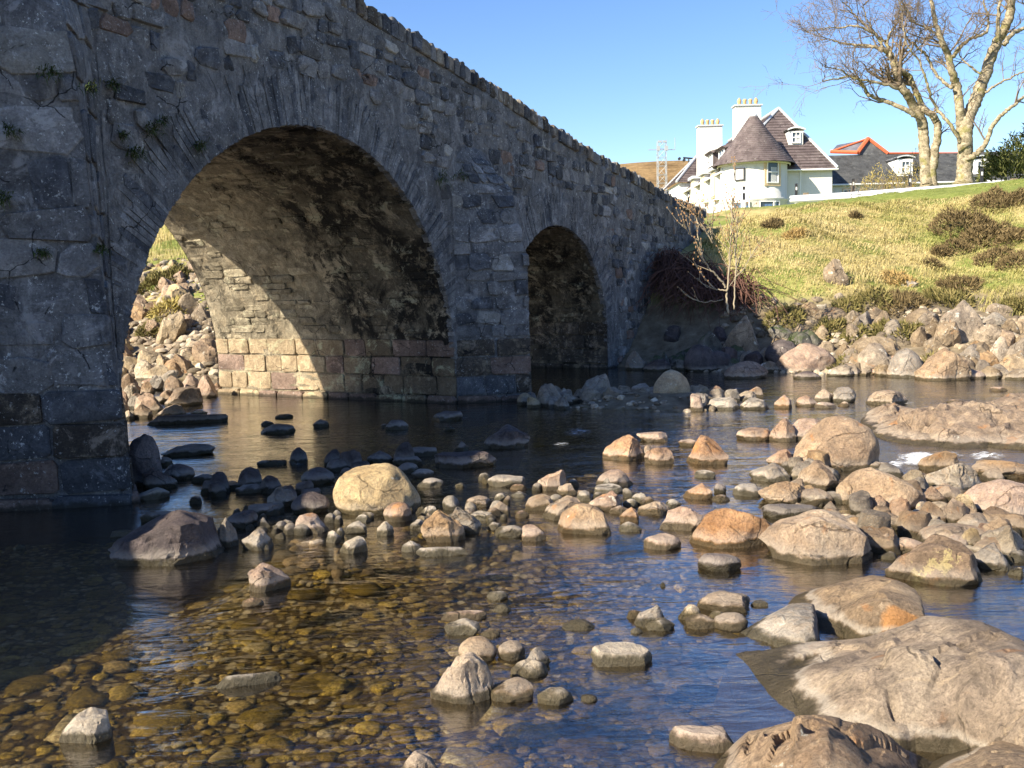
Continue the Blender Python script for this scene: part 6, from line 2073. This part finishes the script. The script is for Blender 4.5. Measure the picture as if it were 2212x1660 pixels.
# grass on the slope: one mass of bent blades
def grass(n, sr, orr, hgt, seed, name, mat, keep=None):
    rng = np.random.default_rng(seed)
    s = rng.uniform(*sr, n) - S0; o = rng.uniform(*orr, n)
    P = B(s, o, 0 * s); P[:, 2] = terrain(P[:, 0], P[:, 1])
    p = project(P)
    ok = (p[:, 0] > -40) & (p[:, 0] < 2250) & (p[:, 1] > 300) & (p[:, 1] < 900)
    if keep is not None: ok &= keep(P, s + S0, o, rng)
    P = P[ok]; n = len(P)
    zone = fbm(np.stack([P[:, 0] * .30, P[:, 1] * .30, 0 * P[:, 0]], -1), 3, 77)
    fine = vnoise(np.stack([P[:, 0] * 1.4, P[:, 1] * 1.4, 0 * P[:, 0]], -1), 78)
    short = sstep(4.45, 4.8, P[:, 2] + fine * .1) * (P[:, 0] > 1)
    greenness = np.clip(.42 + zone * .38 + fine * .15 + short * .45, 0, 1)
    h = hgt * rng.uniform(.5, 1.25, n) * (1 - .72 * short) * (1 - .35 * greenness) * (1 + 1.1 * sstep(.12, .55, vnoise(np.stack([P[:, 0] * 1.9, P[:, 1] * 1.9, 0 * P[:, 0]], -1), 91)))
    a = rng.uniform(0, 2 * math.pi, n)
    flow = -DD * .75 + NN * .65
    d = np.stack([np.cos(a), np.sin(a), 0 * a], -1) * .5 + flow * (.7 + .5 * fine[:, None])
    sd_ = np.stack([-np.sin(a), np.cos(a), 0 * a], -1) * (.005 + .006 * rng.random(n))[:, None]
    b = P - np.array([0, 0, .02])
    m_ = b + d * h[:, None] * .45 + np.array([0, 0, 1.0]) * h[:, None] * .75
    t = b + d * h[:, None] * 1.15 + np.array([0, 0, 1.0]) * h[:, None] * (.42 + .3 * rng.random(n))[:, None]
    V = np.stack([b - sd_, b + sd_, m_ + sd_ * .8, m_ - sd_ * .8, t], 1).reshape(-1, 3)
    k = np.arange(n)[:, None] * 5
    F = np.concatenate([np.concatenate([k, k + 1, k + 2], 1), np.concatenate([k, k + 2, k + 3], 1), np.concatenate([k + 3, k + 2, k + 4], 1)])
    tn = np.repeat(np.clip(greenness * .75 + rng.normal(0, .1, n), 0, 1), 5)
    return link(name, mesh_from(name, V, F, mat, False, tn), None, kind="stuff")
def grass_mat():
    q = NT("grass_blades")
    c = q.ramp(q.tint(), [(0, (.50, .42, .22)), (.3, (.43, .36, .155)), (.55, (.30, .29, .095)), (.8, (.20, .24, .06)), (1, (.135, .19, .04))])
    return q.done(c, .85, None, .15)
gm = grass_mat()
M['grass'] = gm
grass(330000, (24.2, 45), (.3, 36), .11, 5, "slope_grass", gm, lambda P, s, o, rng: (P[:, 2] + .35 * vnoise(P * .9, 5) > 1.3))
grass(30000, (24.5, 46), (-30, -8.5), .3, 6, "upstream_grass", gm)

# white water below the shelf and in the riffles
def foam_mat():
    q = NT("foam")
    v = q.world_z()[0]
    mp = q.n('Mapping'); mp.inputs['Rotation'].default_value = (0, 0, .45); mp.inputs['Scale'].default_value = (7, 26, 20); q.l(v, mp.inputs[0])
    n = q.noise(mp.outputs[0], 1.0, 7, .8, .6)
    tn = q.tint()
    a = q.math('MULTIPLY', .85, q.mask(q.math('ADD', n, q.math('MULTIPLY', q.math('SUBTRACT', tn, .5), .62)), .50, .72))
    tr = q.n("BsdfTransparent")
    q.p.inputs["Base Color"].default_value = (.70, .73, .76, 1); q.p.inputs["Roughness"].default_value = .5
    mx = q.n("MixShader"); q.l(a, mx.inputs[0]); q.l(tr.outputs[0], mx.inputs[1]); q.l(q.p.outputs[0], mx.inputs[2])
    q.l(mx.outputs[0], q.out.inputs["Surface"])
    return q.m
fm = foam_mat()
fv, ff, ft, fn = [], [], [], 0
for x, y, w_, d_, amp in ((1985, 1000, 75, 22, .08), (2130, 990, 75, 12, .045), (1935, 1008, 40, 14, .04), (1900, 1020, 50, 10, .02), (2060, 985, 50, 8, .02), (1250, 935, 60, 14, .02), (1210, 962, 40, 8, .015), (1000, 905, 30, 4, .01), (640, 1005, 40, 5, .012), (1890, 1045, 30, 6, .03), (1560, 1030, 20, 3, .015), (1960, 872, 30, 4, .01), (1690, 905, 30, 5, .015)):
    gx, gy = np.meshgrid(np.linspace(-1, 1, 44), np.linspace(-1, 1, 26), indexing='ij')
    P = np.array([hit_z(x + u * w_, y + v_ * d_, 0) for u, v_ in zip(gx.ravel(), gy.ravel())])
    r2 = (gx ** 2 + gy ** 2).ravel()
    fall = np.clip(1 - r2, 0, 1)
    P[:, 2] = .006 + fall * amp * (.7 + .6 * fbm(P * 9, 3, 5))
    fv.append(P); ff.append(grid_faces(44, 26) + fn); fn += len(P); ft.append(np.clip(fall * (.55 + amp * 3.2), 0, 1))
link("white_water", mesh_from("white_water", np.concatenate(fv), np.concatenate(ff), fm, True, np.concatenate(ft)), kind="stuff")
